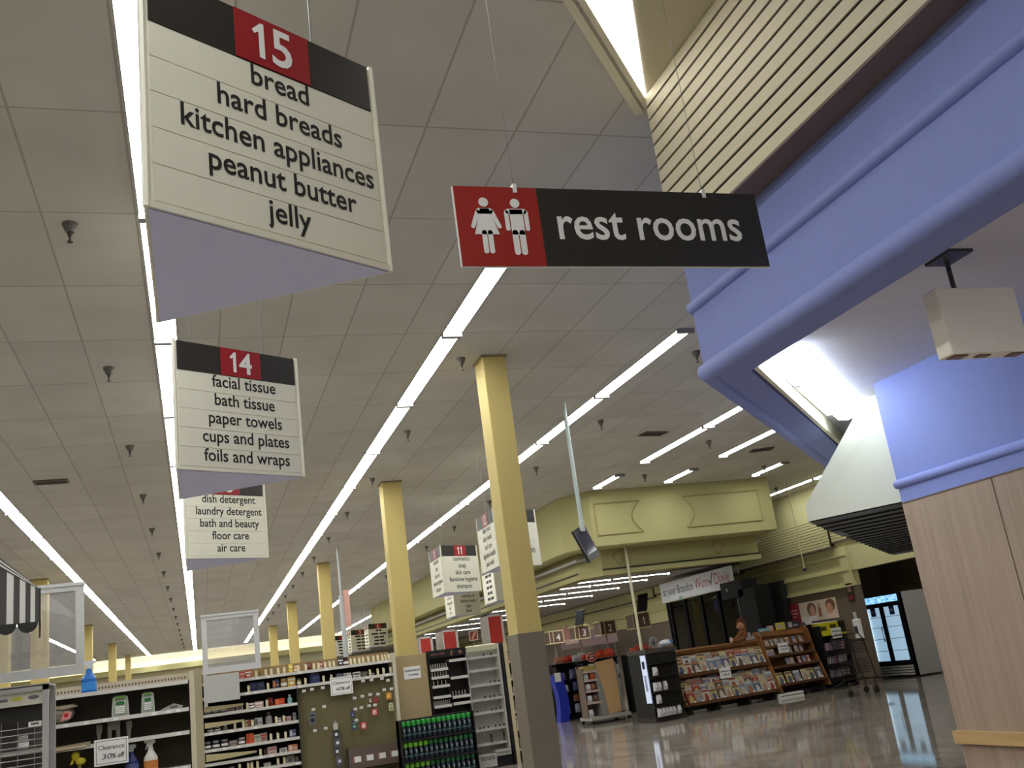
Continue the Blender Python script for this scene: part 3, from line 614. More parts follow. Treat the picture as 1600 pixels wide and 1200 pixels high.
def sheet_sign(label, x, y, z, w_, h_, l1, l2, l3='', rz=0.0, border=True, group=None, s1=0.19, s2=0.24):
    t = thing('clearance_sign', label, 'sign', (x, y, z), rz, group)
    b = MB(); b.use(PAPER).box(-w_/2, w_/2, 0, 0.004, 0, h_)
    if border:
        b.use(DARK); i = w_*0.055; k = w_*0.012
        for (a0, a1, c0, c1) in ((-w_/2+i, w_/2-i, i, i+k), (-w_/2+i, w_/2-i, h_-i-k, h_-i), (-w_/2+i, -w_/2+i+k, i, h_-i), (w_/2-i-k, w_/2-i, i, h_-i)): b.box(a0, a1, -0.001, 0.0, c0, c1)
    cd_ = obj('card', b, None, t)
    b = MB(); text(b, l1, h_*s1*1.25, (0, -0.002, h_*0.60), (1,0,0), (0,0,1), fit=w_*(0.76 if border else 0.88), bold=0.004 if border else 0.03)
    if l3: text(b, l2, h_*s2*1.2, (-w_*0.14, -0.002, h_*0.24), (1,0,0), (0,0,1), shear=0.2, fit=w_*0.28, bold=0.0); text(b, l3, h_*s2, (w_*0.19, -0.002, h_*0.25), (1,0,0), (0,0,1), shear=0.1, fit=w_*0.36, bold=0.025)
    else: text(b, l2, h_*s2, (0, -0.002, h_*0.22), (1,0,0), (0,0,1), shear=0.15, fit=w_*0.6, bold=0.01)
    obj('lettering', b, DARK, cd_)
sheet_sign('white bordered sign reading Clearance 30% off on the dark-backed gondola', -0.95, 12.185, 1.0, 0.35, 0.275, 'Clearance', '30', '% off')

# ---- pegboard gondola
GY = 15.5
t = thing('shelf_gondola', 'long gondola with full upper shelves, cosmetics and a green pegboard half', 'shelving', (0, GY, 0)); G = t
b = MB(); b.box(0.03, 2.84, 0.42, 0.46, 0.05, 1.80); obj('back_panel', b, M((44, 40, 36), 0.8), t)
b = MB(); b.box(0.03, 2.84, 0.30, 0.42, 1.80, 1.935); obj('top_back_strip', b, M((150, 122, 84), 0.7), t)
b = MB(); b.box(-0.08, 0.03, -0.02, 0.5, 0, 2.02); obj('end_panel', b, M((170, 158, 130), 0.7), t)['label'] = 'tan end panel'
b = MB(); b.box(2.84, 2.89, -0.02, 0.5, 0, 1.90); obj('upright', b, M((206, 198, 178), 0.6), t)
for z in (1.80, 1.60): shelf_part(t, 0.03, 2.84, 0, 0.42, z)
for z in (1.36, 1.11, 0.88, 0.69, 0.53, 0.25): shelf_part(t, 0.03, 1.37, 0, 0.42, z)
b = MB(); b.use(M((118, 110, 76), 0.75)).box(1.38, 2.84, 0.13, 0.15, 0.2, 1.57); b.use(M((84, 78, 52), 0.8))
for i in range(46):
    for j in range(42): b.add([(1.41+i*0.031, 0.1285, 0.235+j*0.031), (1.416+i*0.031, 0.1285, 0.235+j*0.031), (1.416+i*0.031, 0.1285, 0.241+j*0.031), (1.41+i*0.031, 0.1285, 0.241+j*0.031)], [(0,1,2,3)])
obj('pegboard', b, None, t)['label'] = 'olive pegboard'
b = MB(); b.box(1.37, 1.385, 0.0, 0.42, 0.1, 1.58); obj('partition', b, DARK, t)
b = MB(); b.box(0.03, 2.84, 0.02, 0.44, 0, 0.12); obj('base', b, DARK, t)
hk = None
for (x, z) in [(1.47,1.51),(1.59,1.52),(1.75,1.52),(2.36,1.54),(2.49,1.54),(2.65,1.54),(2.74,1.5),(2.67,1.37),(2.78,1.37),(2.21,1.31),(2.33,1.32),(2.45,1.33),(2.57,1.32),(1.75,1.25),(1.59,1.23),(2.21,1.15),(2.3,1.16),(2.42,1.17),(2.51,1.17),(1.59,0.93),(1.75,0.94),(2.21,0.99)]:
    if hk is None:
        b = MB(); b.use(STEEL).tube([(0, 0.18, 0.03), (0, 0, 0.02)], 0.004, 5); b.use(PAPER).box(-0.026, 0.026, -0.003, 0, -0.018, 0.018); b.use(DARK).box(-0.015, 0.015, -0.004, -0.003, -0.006, 0.0)
        hk = obj('peg_hook', b, None, t)
    else: hk = hk.copy(); C.objects.link(hk)
    hk.location = (x, -0.05, z)
dv = MB(); dv.sweep([(0, 0.0, 0), (0, 0.05, 0), (0, 0.05, 0.095), (0, 0.03, 0.10), (0, 0.022, 0.05), (0, 0, 0.03)], (0.012, 0, 0)); dv.box(-0.006, 0.03, 0.03, 0.036, 0, 0.09)
dvm = dv.mesh('shelf_divider', M((228, 218, 182), 0.5))
DV = [(x, 1.80) for x in (0.79,0.93,1.01,1.11,1.20,1.41,1.52,1.64,1.71,1.81,1.88,1.94,2.2,2.26,2.33,2.39,2.47,2.55,2.62,2.69,2.74,2.79)]+[(x, 1.60) for x in (0.67,0.95,1.5,1.77,1.89,2.48,2.6,2.69,2.8)]+[(x, 1.36) for x in (0.64,0.92)]+[(x, 1.11) for x in (0.45,0.57,0.7,1.04,1.15)]+[(x, 0.88) for x in (0.95,1.05,1.16)]+[(0.79, 0.69)]+[(x, 0.53) for x in (0.49,0.61,0.66,0.74,1.03,1.12)]
for x, z in DV:
    o = link('shelf_divider', dvm, t); o.location = (x, 0.01, z)
# goods on it: shelf, x, kind, w, h, colour, band
GD = {'top': (1.80, [(0.60,'c',.075,.10,(196,70,60),(236,190,180)),(0.69,'c',.09,.115,(206,84,66),(238,236,230)),(0.87,'c',.06,.09,(150,140,70),(110,100,50)),(1.31,'c',.055,.125,(224,190,50),(250,240,180)),(1.40,'l',.04,.09,(214,150,110),(240,210,180)),(1.58,'p',.09,.11,(120,60,50),(60,30,30)),(1.76,'c',.06,.10,(150,52,44),(220,200,190)),(2.06,'c',.075,.12,(40,40,48),(220,220,226)),(2.14,'l',.042,.125,(96,52,58),(50,30,36))]),
 'second': (1.60, [(0.75,'p',.13,.13,(58,66,96),(40,46,70)),(0.86,'p',.12,.13,(70,82,112),(40,46,70)),(1.08,'c',.10,.13,(70,72,104),(212,130,60)),(1.20,'l',.052,.13,(160,130,80),(190,160,90)),(1.31,'c',.11,.14,(214,168,70),(240,236,220)),(1.42,'l',.036,.10,(190,170,110),(110,96,60)),(1.66,'p',.16,.15,(60,72,120),(190,90,60)),(2.03,'p',.11,.10,(120,122,138),(90,90,100)),(2.15,'c',.115,.09,(206,202,196),(150,150,150)),(2.29,'c',.115,.085,(226,224,218),(90,90,90)),(2.41,'c',.10,.08,(84,78,72),(120,112,100)),(2.54,'p',.06,.04,(180,176,170),(120,120,120))]),
 'third': (1.36, [(0.09,'l',.05,.10,(60,48,50),(90,76,80)),(0.20,'l',.05,.09,(70,70,76),(170,170,172)),(0.31,'l',.05,.09,(52,48,50),(120,116,116)),(0.41,'c',.12,.08,(180,166,162),(120,84,80)),(0.54,'c',.10,.09,(190,176,170),(110,90,90)),(0.71,'l',.05,.08,(120,112,104),(236,234,230)),(0.82,'c',.13,.09,(206,160,150),(236,232,228)),(0.98,'p',.10,.12,(130,34,36),(80,20,20)),(1.12,'c',.14,.09,(212,76,40),(236,120,70)),(1.27,'s',.034,.13,(150,196,196),(190,204,200))]),
 'fourth': (1.11, [(0.12,'l',.045,.07,(60,50,50),(120,112,110)),(0.22,'l',.045,.07,(60,50,50),(160,152,150)),(0.33,'s',.03,.08,(130,120,116),(180,172,168)),(0.63,'c',.04,.10,(206,186,146),(120,90,50)),(0.665,'c',.05,.10,(150,84,60),(110,60,50)),(0.80,'c',.11,.11,(180,178,176),(90,90,92)),(0.95,'s',.05,.17,(150,146,146),(80,78,78)),(1.10,'l',.035,.07,(150,140,138),(190,186,184)),(1.22,'c',.10,.07,(190,168,164),(160,50,50)),(1.32,'c',.05,.11,(150,148,150),(100,98,100))]),
 'fifth': (0.88, [(0.07,'l',.05,.11,(44,44,54),(120,120,126)),(0.19,'l',.05,.11,(44,44,54),(150,150,156)),(0.31,'l',.05,.11,(52,48,54),(130,126,130)),(0.43,'c',.12,.08,(110,100,96),(160,150,146)),(0.55,'l',.05,.10,(110,96,96),(170,160,158)),(0.67,'c',.11,.14,(216,98,56),(190,60,30)),(0.77,'c',.09,.11,(196,192,180),(130,150,130)),(0.86,'c',.10,.12,(150,140,136),(196,70,70)),(1.28,'c',.10,.11,(84,86,124),(200,200,204))]),
 'sixth': (0.69, [(0.97,'c',.13,.10,(206,192,186),(190,120,110)),(1.13,'c',.11,.06,(224,222,216),(150,150,150)),(1.27,'c',.14,.09,(216,146,110),(236,220,210)),(0.88,'c',.05,.08,(90,60,52),(60,40,40))]),
 'lowest visible': (0.53, [(0.10,'l',.045,.07,(60,52,50),(100,92,88)),(0.28,'l',.045,.07,(180,90,70),(150,150,150)),(0.39,'l',.045,.07,(60,66,120),(150,150,160)),(0.89,'c',.10,.05,(206,200,190),(150,150,146)),(1.22,'c',.12,.10,(150,146,140),(100,96,92)),(1.32,'c',.06,.08,(70,66,70),(120,116,118))])}
def cname(c):
    r, g, bl = c; mx = max(c); mn = min(c)
    if mx-mn < 28: return 'white' if mx > 195 else 'pale grey' if mx > 150 else 'grey' if mx > 95 else 'black'
    if r >= g and r >= bl: return ('orange' if g > bl+24 and g > 90 else 'red') if mn < 70 else ('yellow' if g > 160 and bl < 120 else 'pink' if bl > g-12 else 'tan')
    return 'green' if g >= bl else 'blue'
for sh, (z, L) in GD.items():
    for i, (x, k, w_, h_, c1, c2) in enumerate(L):
        kn = {'c': 'carton', 'l': 'jar', 's': 'bottle', 'p': 'bag'}[k]
        mb = carton(w_, 0.08, h_, c1, c2, i % 3) if k == 'c' else lidded(w_, h_, c1, c2) if k == 'l' else slim(w_, h_, c1, c2) if k == 's' else pouch(w_, h_, c1, c2)
        item({'c': 'product_carton', 'l': 'cosmetic_jar', 's': 'lotion_bottle', 'p': 'snack_bag'}[k], '%s %s, %s item along the %s shelf of the pegboard gondola' % (cname(c1), kn, nth(i), sh), kn, mb, x, GY+0.07+(0.03 if k in 'ls' else 0), z+0.001, 'goods on the %s gondola shelf' % sh)
# loose tan shelf fronts sagging across the left end
for i, (z, l1, h1, d) in enumerate(((1.40, 0.55, 0.075, 'upper'), (1.175, 0.55, 0.075, 'middle'), (0.72, 0.70, 0.10, 'lower'))):
    b = MB(); b.sweep([(0, 0, 0), (l1*0.5, 0, 0.01), (l1, 0, 0.03), (l1, 0, 0.055), (0, 0, h1)], (0, 0.012, 0)); b.tube([(0.06, -0.004, h1*0.5), (0.06, 0, h1*0.5)], 0.008, 6); b.tube([(l1-0.05, -0.004, 0.045), (l1-0.05, 0, 0.045)], 0.008, 6)
    o = obj('loose_shelf_front', b, M((186, 174, 132), 0.6)); o.location = (0.045, GY-0.02, z); tag(o, '%s loose tan shelf front hanging askew at the tan end panel' % d, 'shelf front', 'loose shelf fronts')
# packs hung on the pegboard
for x, z, w_, h_, c1, c2, lab in ((1.57,1.02,.10,.17,(110,116,122),(40,44,56),'grey carded pack hanging low on the olive pegboard'),(2.17,1.03,.06,.10,(40,50,96),(120,120,160),'upper dark blue carded pack on the pegboard'),(2.18,0.86,.07,.12,(44,56,100),(130,180,150),'lower blue and green carded pack on the pegboard'),
  (2.5,1.02,.10,.10,(190,44,44),(230,190,180),'red pack hanging under two price tickets'),(2.32,0.85,.09,.10,(200,40,46),(240,210,200),'red bag pack beside the lower blue pack'),(2.45,1.20,.07,.09,(84,34,30),(190,180,160),'dark maroon carded pack on the pegboard'),(2.54,1.20,.06,.08,(150,40,40),(190,70,60),'small crimson pack beside the maroon pack'),(2.74,1.22,.09,.11,(206,130,40),(236,190,110),'orange pack hanging at the pegboard end post'),(2.76,1.05,.07,.12,(206,206,170),(150,170,120),'cream and green pack below the orange pack')):
    t = thing('hanging_pack', lab, 'pack', (x, GY-0.01, z), 0, 'packs hung on the pegboard')
    b = MB(); b.use(M(c1, 0.45)).sweep([(-w_/2, 0, 0), (w_/2, 0, 0), (w_/2, 0, h_*0.9), (w_*0.2, 0, h_), (-w_*0.2, 0, h_), (-w_/2, 0, h_*0.9)], (0, 0.012, 0)); obj('card', b, None, t)
    b = MB(); b.use(M(c2, 0.35)).ball((0, 0, h_*0.35), w_*0.36, 1, 0.4, 1, 8, 5); b.box(-w_*0.36, w_*0.36, -0.002, 0, h_*0.68, h_*0.82); obj('blister', b, None, t)
    b = MB(); b.tube([(0, 0.006, h_), (0, 0.006, h_+0.03), (0, 0.14, h_+0.04)], 0.003, 5); obj('hanger', b, STEEL, t)
t = thing('clip_strip', 'hanging strip of dark clipped packs down the middle of the pegboard', 'clip strip', (1.905, GY+0.0, 0.2), 0)
b = MB(); b.box(-0.012, 0.012, 0.05, 0.053, 0, 0.82); b.box(-0.012, 0.012, 0.05, 0.13, 0.80, 0.803); obj('strip', b, M((190, 186, 176), 0.5), t)
b = MB(); b.box(-0.035, 0.03, 0.0, 0.03, 0.70, 0.79); obj('white_pack', b, M((200, 196, 186), 0.5), t)
for k, (z, x, c) in enumerate(((0.58, 0.0, (60, 62, 80)), (0.46, 0.01, (90, 94, 110)), (0.34, -0.005, (70, 72, 92)), (0.20, 0.02, (96, 100, 112)), (0.06, 0.0, (70, 74, 92)))):
    b = MB(); b.use(M(c, 0.4)).box(x-0.045, x+0.045, 0.01, 0.04, z, z+0.11); b.use(PAPER).box(x-0.02, x+0.02, 0.005, 0.01, z+0.03, z+0.07); obj('clipped_pack', b, None, t)
t = thing('hanging_tray', 'brown plastic tray holding four white tags at the foot of the pegboard', 'tray', (2.44, GY-0.08, 0.30))
b = MB(); b.box(-0.40, 0.38, 0, 0.01, 0, 0.30); b.box(-0.40, 0.38, 0, 0.2, 0, 0.01); b.box(-0.40, -0.39, 0, 0.2, 0, 0.3); b.box(0.37, 0.38, 0, 0.2, 0, 0.3); obj('tray_shell', b, M((104, 90, 82), 0.4), t)
for k in range(4): b = MB(); b.use(PAPER).box(-0.31+k*0.186, -0.21+k*0.186, -0.004, 0.0, 0.10, 0.18); b.use(M((190, 120, 110), 0.5)).box(-0.33+k*0.186, -0.322+k*0.186, -0.004, 0, 0.10, 0.19); obj('tag', b, None, t)
b = MB(); b.cbox(-0.03, 0.03, 0, 0.03, 0, 0.09, 0.006); b.tube([(0.02, 0, 0.03), (0.05, 0, 0.03)], 0.008, 6); o = obj('price_gun_holder', b, M((44, 66, 150), 0.4)); o.location = (2.865, GY-0.05, 0.50); tag(o, 'small blue holder clipped to the pegboard end post', 'holder')
sheet_sign('white bordered sign reading Clearance 40% off hung over the olive pegboard', 2.035, 15.486, 1.385, 0.335, 0.26, 'Clearance', '40', '% off', rz=0.0)

# ---- tan panel, black cosmetics fixture, green-capped bottles, white display
t = thing('tan_end_panel', 'plain tan panel with a paper CLEARANCE notice, in front of a yellow column', 'panel', (3.16, 15.62, 0))
b = MB(); b.cbox(-0.25, 0.25, 0, 0.3, 0.05, 1.84, 0.006); obj('board', b, M((172, 152, 112), 0.7), t)
b = MB(); b.box(-0.24, 0.24, 0.02, 0.28, 0, 0.05); obj('base', b, DARK, t)
sheet_sign('small paper notice reading CLEARANCE taped to the tan panel', 3.16, 15.612, 1.475, 0.265, 0.185, 'CLEARANCE', '70', '%', border=False, s1=0.19, s2=0.2)
t = thing('cosmetics_fixture', 'black cosmetics fixture with a lettered header beside the tan panel', 'shelving', (3.43, 15.6, 0)); CF = t
b = MB(); b.box(0, 0.61, 0.22, 0.26, 0, 1.75); b.box(0, 0.015, 0, 0.26, 0, 1.75); b.box(0.595, 0.61, 0, 0.26, 0, 1.75); b.box(0.30, 0.31, 0.1, 0.24, 0.9, 1.7); obj('cabinet', b, M((40, 36, 34), 0.4), t)
b = MB(); b.box(-0.005, 0.615, -0.03, 0.2, 1.735, 1.855); obj('header', b, BLACK, t)
b = MB(); text(b, 'wet n wild', 0.055, (0.15, -0.032, 1.78), (1,0,0), (0,0,1), fit=0.22); obj('lettering', b, M((170, 110, 104), 0.5), t)
b = MB(); b.use(M((150, 96, 84), 0.5)).sweep([(0.36, -0.031, 1.75), (0.39, -0.031, 1.75), (0.40, -0.031, 1.82), (0.37, -0.031, 1.83)], (0, 0.001, 0)); b.sweep([(0.52+0.03*math.cos(k), -0.031, 1.79+0.03*math.sin(k)) for k in range(6)], (0, 0.001, 0)); obj('header_picture', b, None, t)
for z in (1.575, 1.455, 1.32, 1.16, 1.02): shelf_part(t, 0.02, 0.30, -0.03, 0.22, z, False, RAILW)
for z in (1.685, 1.42, 1.13, 1.03): shelf_part(t, 0.32, 0.60, -0.06, 0.22, z, False, RAILW)
vm = slim(0.011, 0.07, (150, 140, 136), (206, 200, 196)).mesh('polish_bottle')
n = 0
for z, xs, dsc in ((1.577, [0.03+0.036*k for k in range(8)], 'top'), (1.457, [0.04+0.045*k for k in range(6)], 'second'), (1.322, [0.05+0.065*k for k in range(4)], 'third'), (1.022, [0.03+0.03*k for k in range(9)], 'lowest'), (1.132, [0.34+0.05*k for k in range(5)], 'wide lower')):
    for i, x in enumerate(xs):
        o = link('polish_bottle', vm); o.location = (3.43+x, 15.6+0.0, z); tag(o, 'tiny polish bottle, %s along the %s shelf of the black cosmetics fixture' % (nth(i), dsc), 'bottle', 'polish bottles on the %s fixture shelf' % dsc)
t = thing('bottle_stand', 'black three-tier stand packed with green-capped bottles', 'stand', (2.80, 14.95, 0))
b = MB(); b.box(-0.03, 1.10, 0.14, 0.36, 0, 0.90); b.box(-0.03, -0.015, 0, 0.36, 0, 0.9); b.box(1.085, 1.10, 0, 0.36, 0, 0.9); obj('back_panel', b, BLACK, t)
for z in (0.045, 0.33, 0.625): b = MB(); b.box(-0.015, 1.085, 0, 0.2, z-0.03, z); obj('tier', b, BLACK, t)
bt = thing('capped_bottle', 'x', 'bottle', (0, 0, 0)); bt.scale = (1, 1, 0.88)
b = MB(); b.use(M((34, 42, 56), 0.2)).lathe([(0.032, 0), (0.036, 0.01), (0.036, 0.17), (0.026, 0.205), (0.02, 0.212)], 12); b.use(M((70, 96, 90), 0.4)).lathe([(0.0365, 0.06), (0.0365, 0.09)], 12); b.use(M((150, 160, 150), 0.4)).sweep([(-0.012, -0.037, 0.17), (0.012, -0.037, 0.17), (0.006, -0.037, 0.11), (-0.006, -0.037, 0.11)], (0, 0.002, 0)); obj('body', b, None, bt)
b = MB(); b.lathe([(0.024, 0.208), (0.033, 0.222), (0.034, 0.28), (0.028, 0.29), (0.001, 0.29)], 12); cap_o = obj('cap', b, M((52, 158, 66), 0.35), bt)
capm2 = cap_o.data.copy(); capm2.materials[0] = M((120, 196, 60), 0.35); capm3 = cap_o.data.copy(); capm3.materials[0] = M((46, 110, 66), 0.35)
first = True
for z, rw in ((0.626, 'top'), (0.331, 'middle'), (0.046, 'bottom')):
    for i in range(14):
        lab = 'dark bottle with green cap, %s along the %s row of the black stand' % (nth(i), rw); loc = (2.83+i*0.077, 15.02, z)
        if first: bt.location = loc; bt['label'] = lab; bt['group'] = 'green-capped bottles on the stand'; first = False; o = bt
        else: o = cp(bt, loc, 0, lab)
        for c_ in o.children:
            if c_.name.startswith('cap') and rw != 'top': c_.data = capm2 if i < 5 else capm3
t = thing('white_display', 'white cosmetics shelf display, nearly empty, beside the nearest column', 'shelving', (4.05, 15.6, 0)); 
b = MB(); b.box(0, 0.54, 0.26, 0.30, 0.08, 1.84); b.box(0, 0.012, 0, 0.3, 0.08, 1.8); b.box(0.525, 0.54, -0.06, 0.3, 0.08, 1.84); b.box(0.285, 0.29, 0.25, 0.26, 0.1, 1.7); obj('cabinet', b, M((206, 204, 196), 0.5), t)
b = MB(); b.sweep([(0.0, 0.0, 1.76), (0.0, -0.02, 1.84), (0.0, 0.2, 1.86), (0.0, 0.2, 1.80)], (0.525, 0, 0)); obj('header', b, M((216, 216, 180), 0.5), t)
for z in (1.68, 1.48, 1.25, 1.03, 0.83, 0.58, 0.36): shelf_part(t, 0.012, 0.525, 0.02, 0.26, z, False, M((186, 184, 178), 0.5), M((206, 204, 198), 0.5))
b = MB(); b.use(M((196, 192, 186), 0.5)).box(0.0, 0.28, -0.1, 0.2, 0.02, 0.20); b.box(0.29, 0.525, -0.1, 0.2, 0.16, 0.24); b.use(DARK)
for k in range(11): b.box(0.02+k*0.022, 0.03+k*0.022, -0.102, -0.1, 0.12, 0.18); b.box(0.31+k*0.022, 0.32+k*0.022, -0.102, -0.1, 0.18, 0.22)
obj('bottom_bin', b, None, t)
b = MB(); b.box(0.29, 0.54, -0.08, 0.2, 0, 0.155); obj('plinth', b, BLACK, t)
for z, xs in ((1.681, (0.02, 0.30, 0.42)), (1.251, (0.36, 0.43, 0.50)), (1.031, (0.24, 0.33, 0.40, 0.50)), (0.831, (0.09, 0.33, 0.40, 0.47)), (0.581, (0.10, 0.17, 0.24, 0.36, 0.43, 0.50)), (0.40, (0.27, 0.48))):
    for i, x in enumerate(xs):
        b = MB(); h_ = 0.03 if z != 0.40 else 0.12; b.use(BLACK).box(-0.01, 0.01, 0, 0.03, 0, h_); b.use(GREYMETAL).box(-0.006, 0.006, -0.012, 0, 0, h_*0.6)
        o = obj('pusher_clip', b); o.location = (4.05+x, 15.62, z if z != 0.40 else 0.361); tag(o, 'black clip, %s from the header side on the white display shelf %.2f m up' % (nth(i), z), 'clip', 'black clips on the white display')
# tan end post with a narrow end-cap of white goods
t = thing('end_cap_shelf', 'narrow end-cap shelf with a tan post behind the nearest column', 'shelving', (4.605, 15.45, 0))
b = MB(); b.box(0.03, 0.09, -0.01, 0.5, 0, 1.85); obj('post', b, TAN, t); b = MB(); b.box(0.0, 0.03, 0.0, 0.4, 0, 1.85); obj('side_panel', b, BLACK, t)
b = MB(); b.box(0.09, 0.5, 0.45, 0.5, 0, 1.6); obj('back_panel', b, DARK, t)
for z in (1.55, 1.28, 1.05, 0.78, 0.52, 0.22): shelf_part(t, 0.09, 0.5, 0.02, 0.45, z, False, TAN, TAN)
for i, (x, z, w_, h_, c) in enumerate(((0.2, 1.551, .16, .12, (190, 150, 140)), (0.22, 1.281, .18, .06, (230, 230, 226)), (0.2, 1.051, .14, .10, (226, 222, 216)), (0.24, 0.781, .2, .16, (196, 196, 194)), (0.22, 0.521, .2, .18, (206, 204, 202)), (0.25, 0.221, .2, .14, (216, 214, 210)))):
    item('product_carton', '%s carton on the end-cap shelf, %s counted downward' % (cname(c), nth(i)), 'carton', carton(w_, 0.12, h_, c, (120, 116, 112), i % 3), 4.60+x, 15.5, z, 'cartons on the end-cap shelf')

# ---- glazed frames, wire cage and awning at the left
GLASSM = glass('frame_glass', (0.88, 0.88, 0.90), 0.10, 0.20)
FRW = M((206, 206, 206), 0.4)
def glazed(label, x0, x1, y, z0, z1, lower=None, bar=0.075):
    t = thing('glazed_frame', label, 'frame', (x0, y, z0)); W_ = x1-x0; H_ = z1-z0
    b = MB(); b.box(0, bar, 0, 0.04, 0, H_); b.box(W_-bar, W_, 0, 0.04, 0, H_); b.box(bar, W_-bar, 0, 0.04, 0, bar*1.2); b.box(bar, W_-bar, 0, 0.04, H_-bar*0.9, H_)
    b.box(-0.01, W_+0.01, -0.012, 0.052, H_-0.02, H_+0.012); obj('frame', b, FRW, t)
    b = MB(); b.box(bar, W_-bar, 0.018, 0.022, bar, H_-bar*0.9); obj('pane', b, GLASSM, t)
    if lower:
        b = MB(); b.box(0.0, lower[0], -0.01, 0.02, -lower[1], -0.02); b.box(0, 0.05, 0.0, 0.04, -lower[1]-0.05, 0); obj('lower_board', b, M((190, 190, 186), 0.5), t)
    return t
glazed('white glazed frame standing above the pegboard gondola', 0.05, 0.87, 15.40, 1.92, 2.76, (0.50, 0.40))
glazed('white glazed frame above the wire cage, behind the striped awning', -2.05, -1.06, 10.6, 1.93, 2.80, None, 0.075)
t = thing('wire_cage', 'grey wire merchandising cage with a white header at the left end', 'cage', (-1.36, 10.5, 0))
b = MB(); b.box(-0.05, 0, -0.03, 0.03, 0, 1.86); b.box(-1.2, 0, -0.03, 0.03, 1.82, 1.87); b.box(-1.2, 0, -0.03, 0.5, 1.86, 1.88); b.box(-0.05, 0, 0.45, 0.5, 0, 1.86); b.box(-1.2, -1.15, -0.03, 0.03, 0, 1.86); obj('frame', b, M((176, 172, 172), 0.4), t)
b = MB(); b.use(M((206, 202, 190), 0.5)).box(-1.15, -0.05, 0.0, 0.02, 1.70, 1.82); b.use(M((196, 188, 80), 0.5)).sweep([(-0.27+0.05*math.cos(k*0.7), -0.002, 1.765+0.02*math.sin(k*0.7)) for k in range(9)], (0, 0.002, 0)); b.use(M((110, 110, 116), 0.5)).sweep([(-0.13+0.05*math.cos(k*0.7), -0.002, 1.765+0.02*math.sin(k*0.7)) for k in range(9)], (0, 0.002, 0)); b.box(-0.42, -0.35, -0.002, 0, 1.75, 1.775); obj('header', b, None, t)
b = MB(); b.box(-1.15, -0.05, 0.12, 0.14, 1.55, 1.70); obj('dark_slot', b, DARK, t)
b = MB()
for k in range(26): b.tube([(-1.16, 0.0, 0.12+k*0.055), (-0.04, 0.0, 0.12+k*0.055)], 0.005, 5)
for k in range(8): b.tube([(-0.12-k*0.14, 0.004, 0.08), (-0.12-k*0.14, 0.004, 1.56)], 0.004, 5)
obj('wire_front', b, WIRE, t)
for z in (1.30, 0.85, 0.4): shelf_part(t, -1.15, -0.05, 0.03, 0.48, z, False, M((170, 160, 156), 0.4), M((120, 116, 112), 0.5))
b = MB(); b.box(-1.15, -0.05, 0.48, 0.5, 0.1, 1.8); obj('back_panel', b, M((110, 104, 98), 0.7), t)
b = MB(); b.use(PAPER).box(-0.17, -0.06, -0.012, -0.006, 1.50, 1.545); b.use(GREYMETAL).box(-0.15, -0.08, -0.014, -0.012, 1.515, 1.535); obj('price_ticket', b, None, t)
for i, (x, z, r, h_) in enumerate(((-0.30, 0.86, 0.06, 0.22), (-0.13, 0.86, 0.05, 0.26), (-0.5, 0.86, 0.06, 0.2), (-0.25, 1.31, 0.05, 0.12), (-0.2, 0.41, 0.07, 0.3))):
    item('plastic_jar', 'dim pale jar inside the wire cage, %s of those near its post' % nth(i), 'jar', lidded(r, h_, (150, 148, 144), (176, 174, 168)), -1.36+x, 10.72, z, 'jars inside the wire cage')
t = thing('striped_awning', 'black and white striped awning with scalloped valance at the left edge', 'awning', (-1.24, 9.0, 2.28), 0.138)
AW = M((214, 214, 210), 0.8); AK = M((74, 72, 70), 0.8)
prof = [(0.0, 0.31), (-0.30, 0.585), (-0.75, 0.96)]
b = MB()
for k in range(18):                                   # sloping top, stripes running down the slope
    b.use(AW if k % 2 else AK); y = k*0.075
    b.sweep([(p[0], y, p[1]) for p in prof]+[(p[0], y, p[1]-0.012) for p in prof[::-1]], (0, 0.075, 0))
obj('sloped_cover', b, None, t)
b = MB(); x = 0.0
k = 0
while x > -0.74:                                      # striped end panel facing the shop
    w_ = 0.030+0.004*k; b.use(AK if k % 2 == 0 else AW)
    def top(q): return 0.31+(-q)*0.275/0.30 - 0.085*min(1, -q/0.3) if q > -0.30 else 0.50+(-q-0.3)*0.83
    b.sweep([(x, 0, 0.03), (x-w_, 0, 0.03), (x-w_, 0, top(x-w_)), (x, 0, top(x))], (0, 0.012, 0)); x -= w_; k += 1
for j in range(5):                                    # rolled stripes along the slope edge
    b.use(AW if j % 2 else AK); o0 = j*0.0165; o1 = (j+1)*0.0165
    b.sweep([(0.0, -0.004, 0.31-o0*0.15), (-0.30, -0.004, 0.585-o0), (-0.75, -0.004, 0.96-o0), (-0.75, -0.004, 0.96-o1), (-0.30, -0.004, 0.585-o1), (0.0, -0.004, 0.31-o1*0.15)], (0, 0.016, 0))
obj('end_panel', b, None, t)
b = MB()
for j in range(5):
    cx = -0.085-j*0.155; b.sweep([(cx+0.078*math.cos(-math.pi*q/10), -0.002, 0.035+0.085*math.sin(-math.pi*q/10)) for q in range(11)], (0, 0.014, 0))
for j in range(8):
    cy = 0.08+j*0.155; b.sweep([(0.0, cy+0.078*math.cos(-math.pi*q/10), 0.035+0.04*math.sin(-math.pi*q/10)) for q in range(11)], (0.014, 0, 0))
b.box(0.0, 0.012, 0.0, 1.35, 0.03, 0.31)
obj('valance', b, BLACK, t)['label'] = 'black scalloped valance'
b = MB(); b.tube([(-0.6, 0.2, 0.6), (-0.6, 0.2, -2.28)], 0.03, 8); b.tube([(-0.6, 1.4, 0.6), (-0.6, 1.4, -2.28)], 0.03, 8); obj('post', b, GREYMETAL, t)

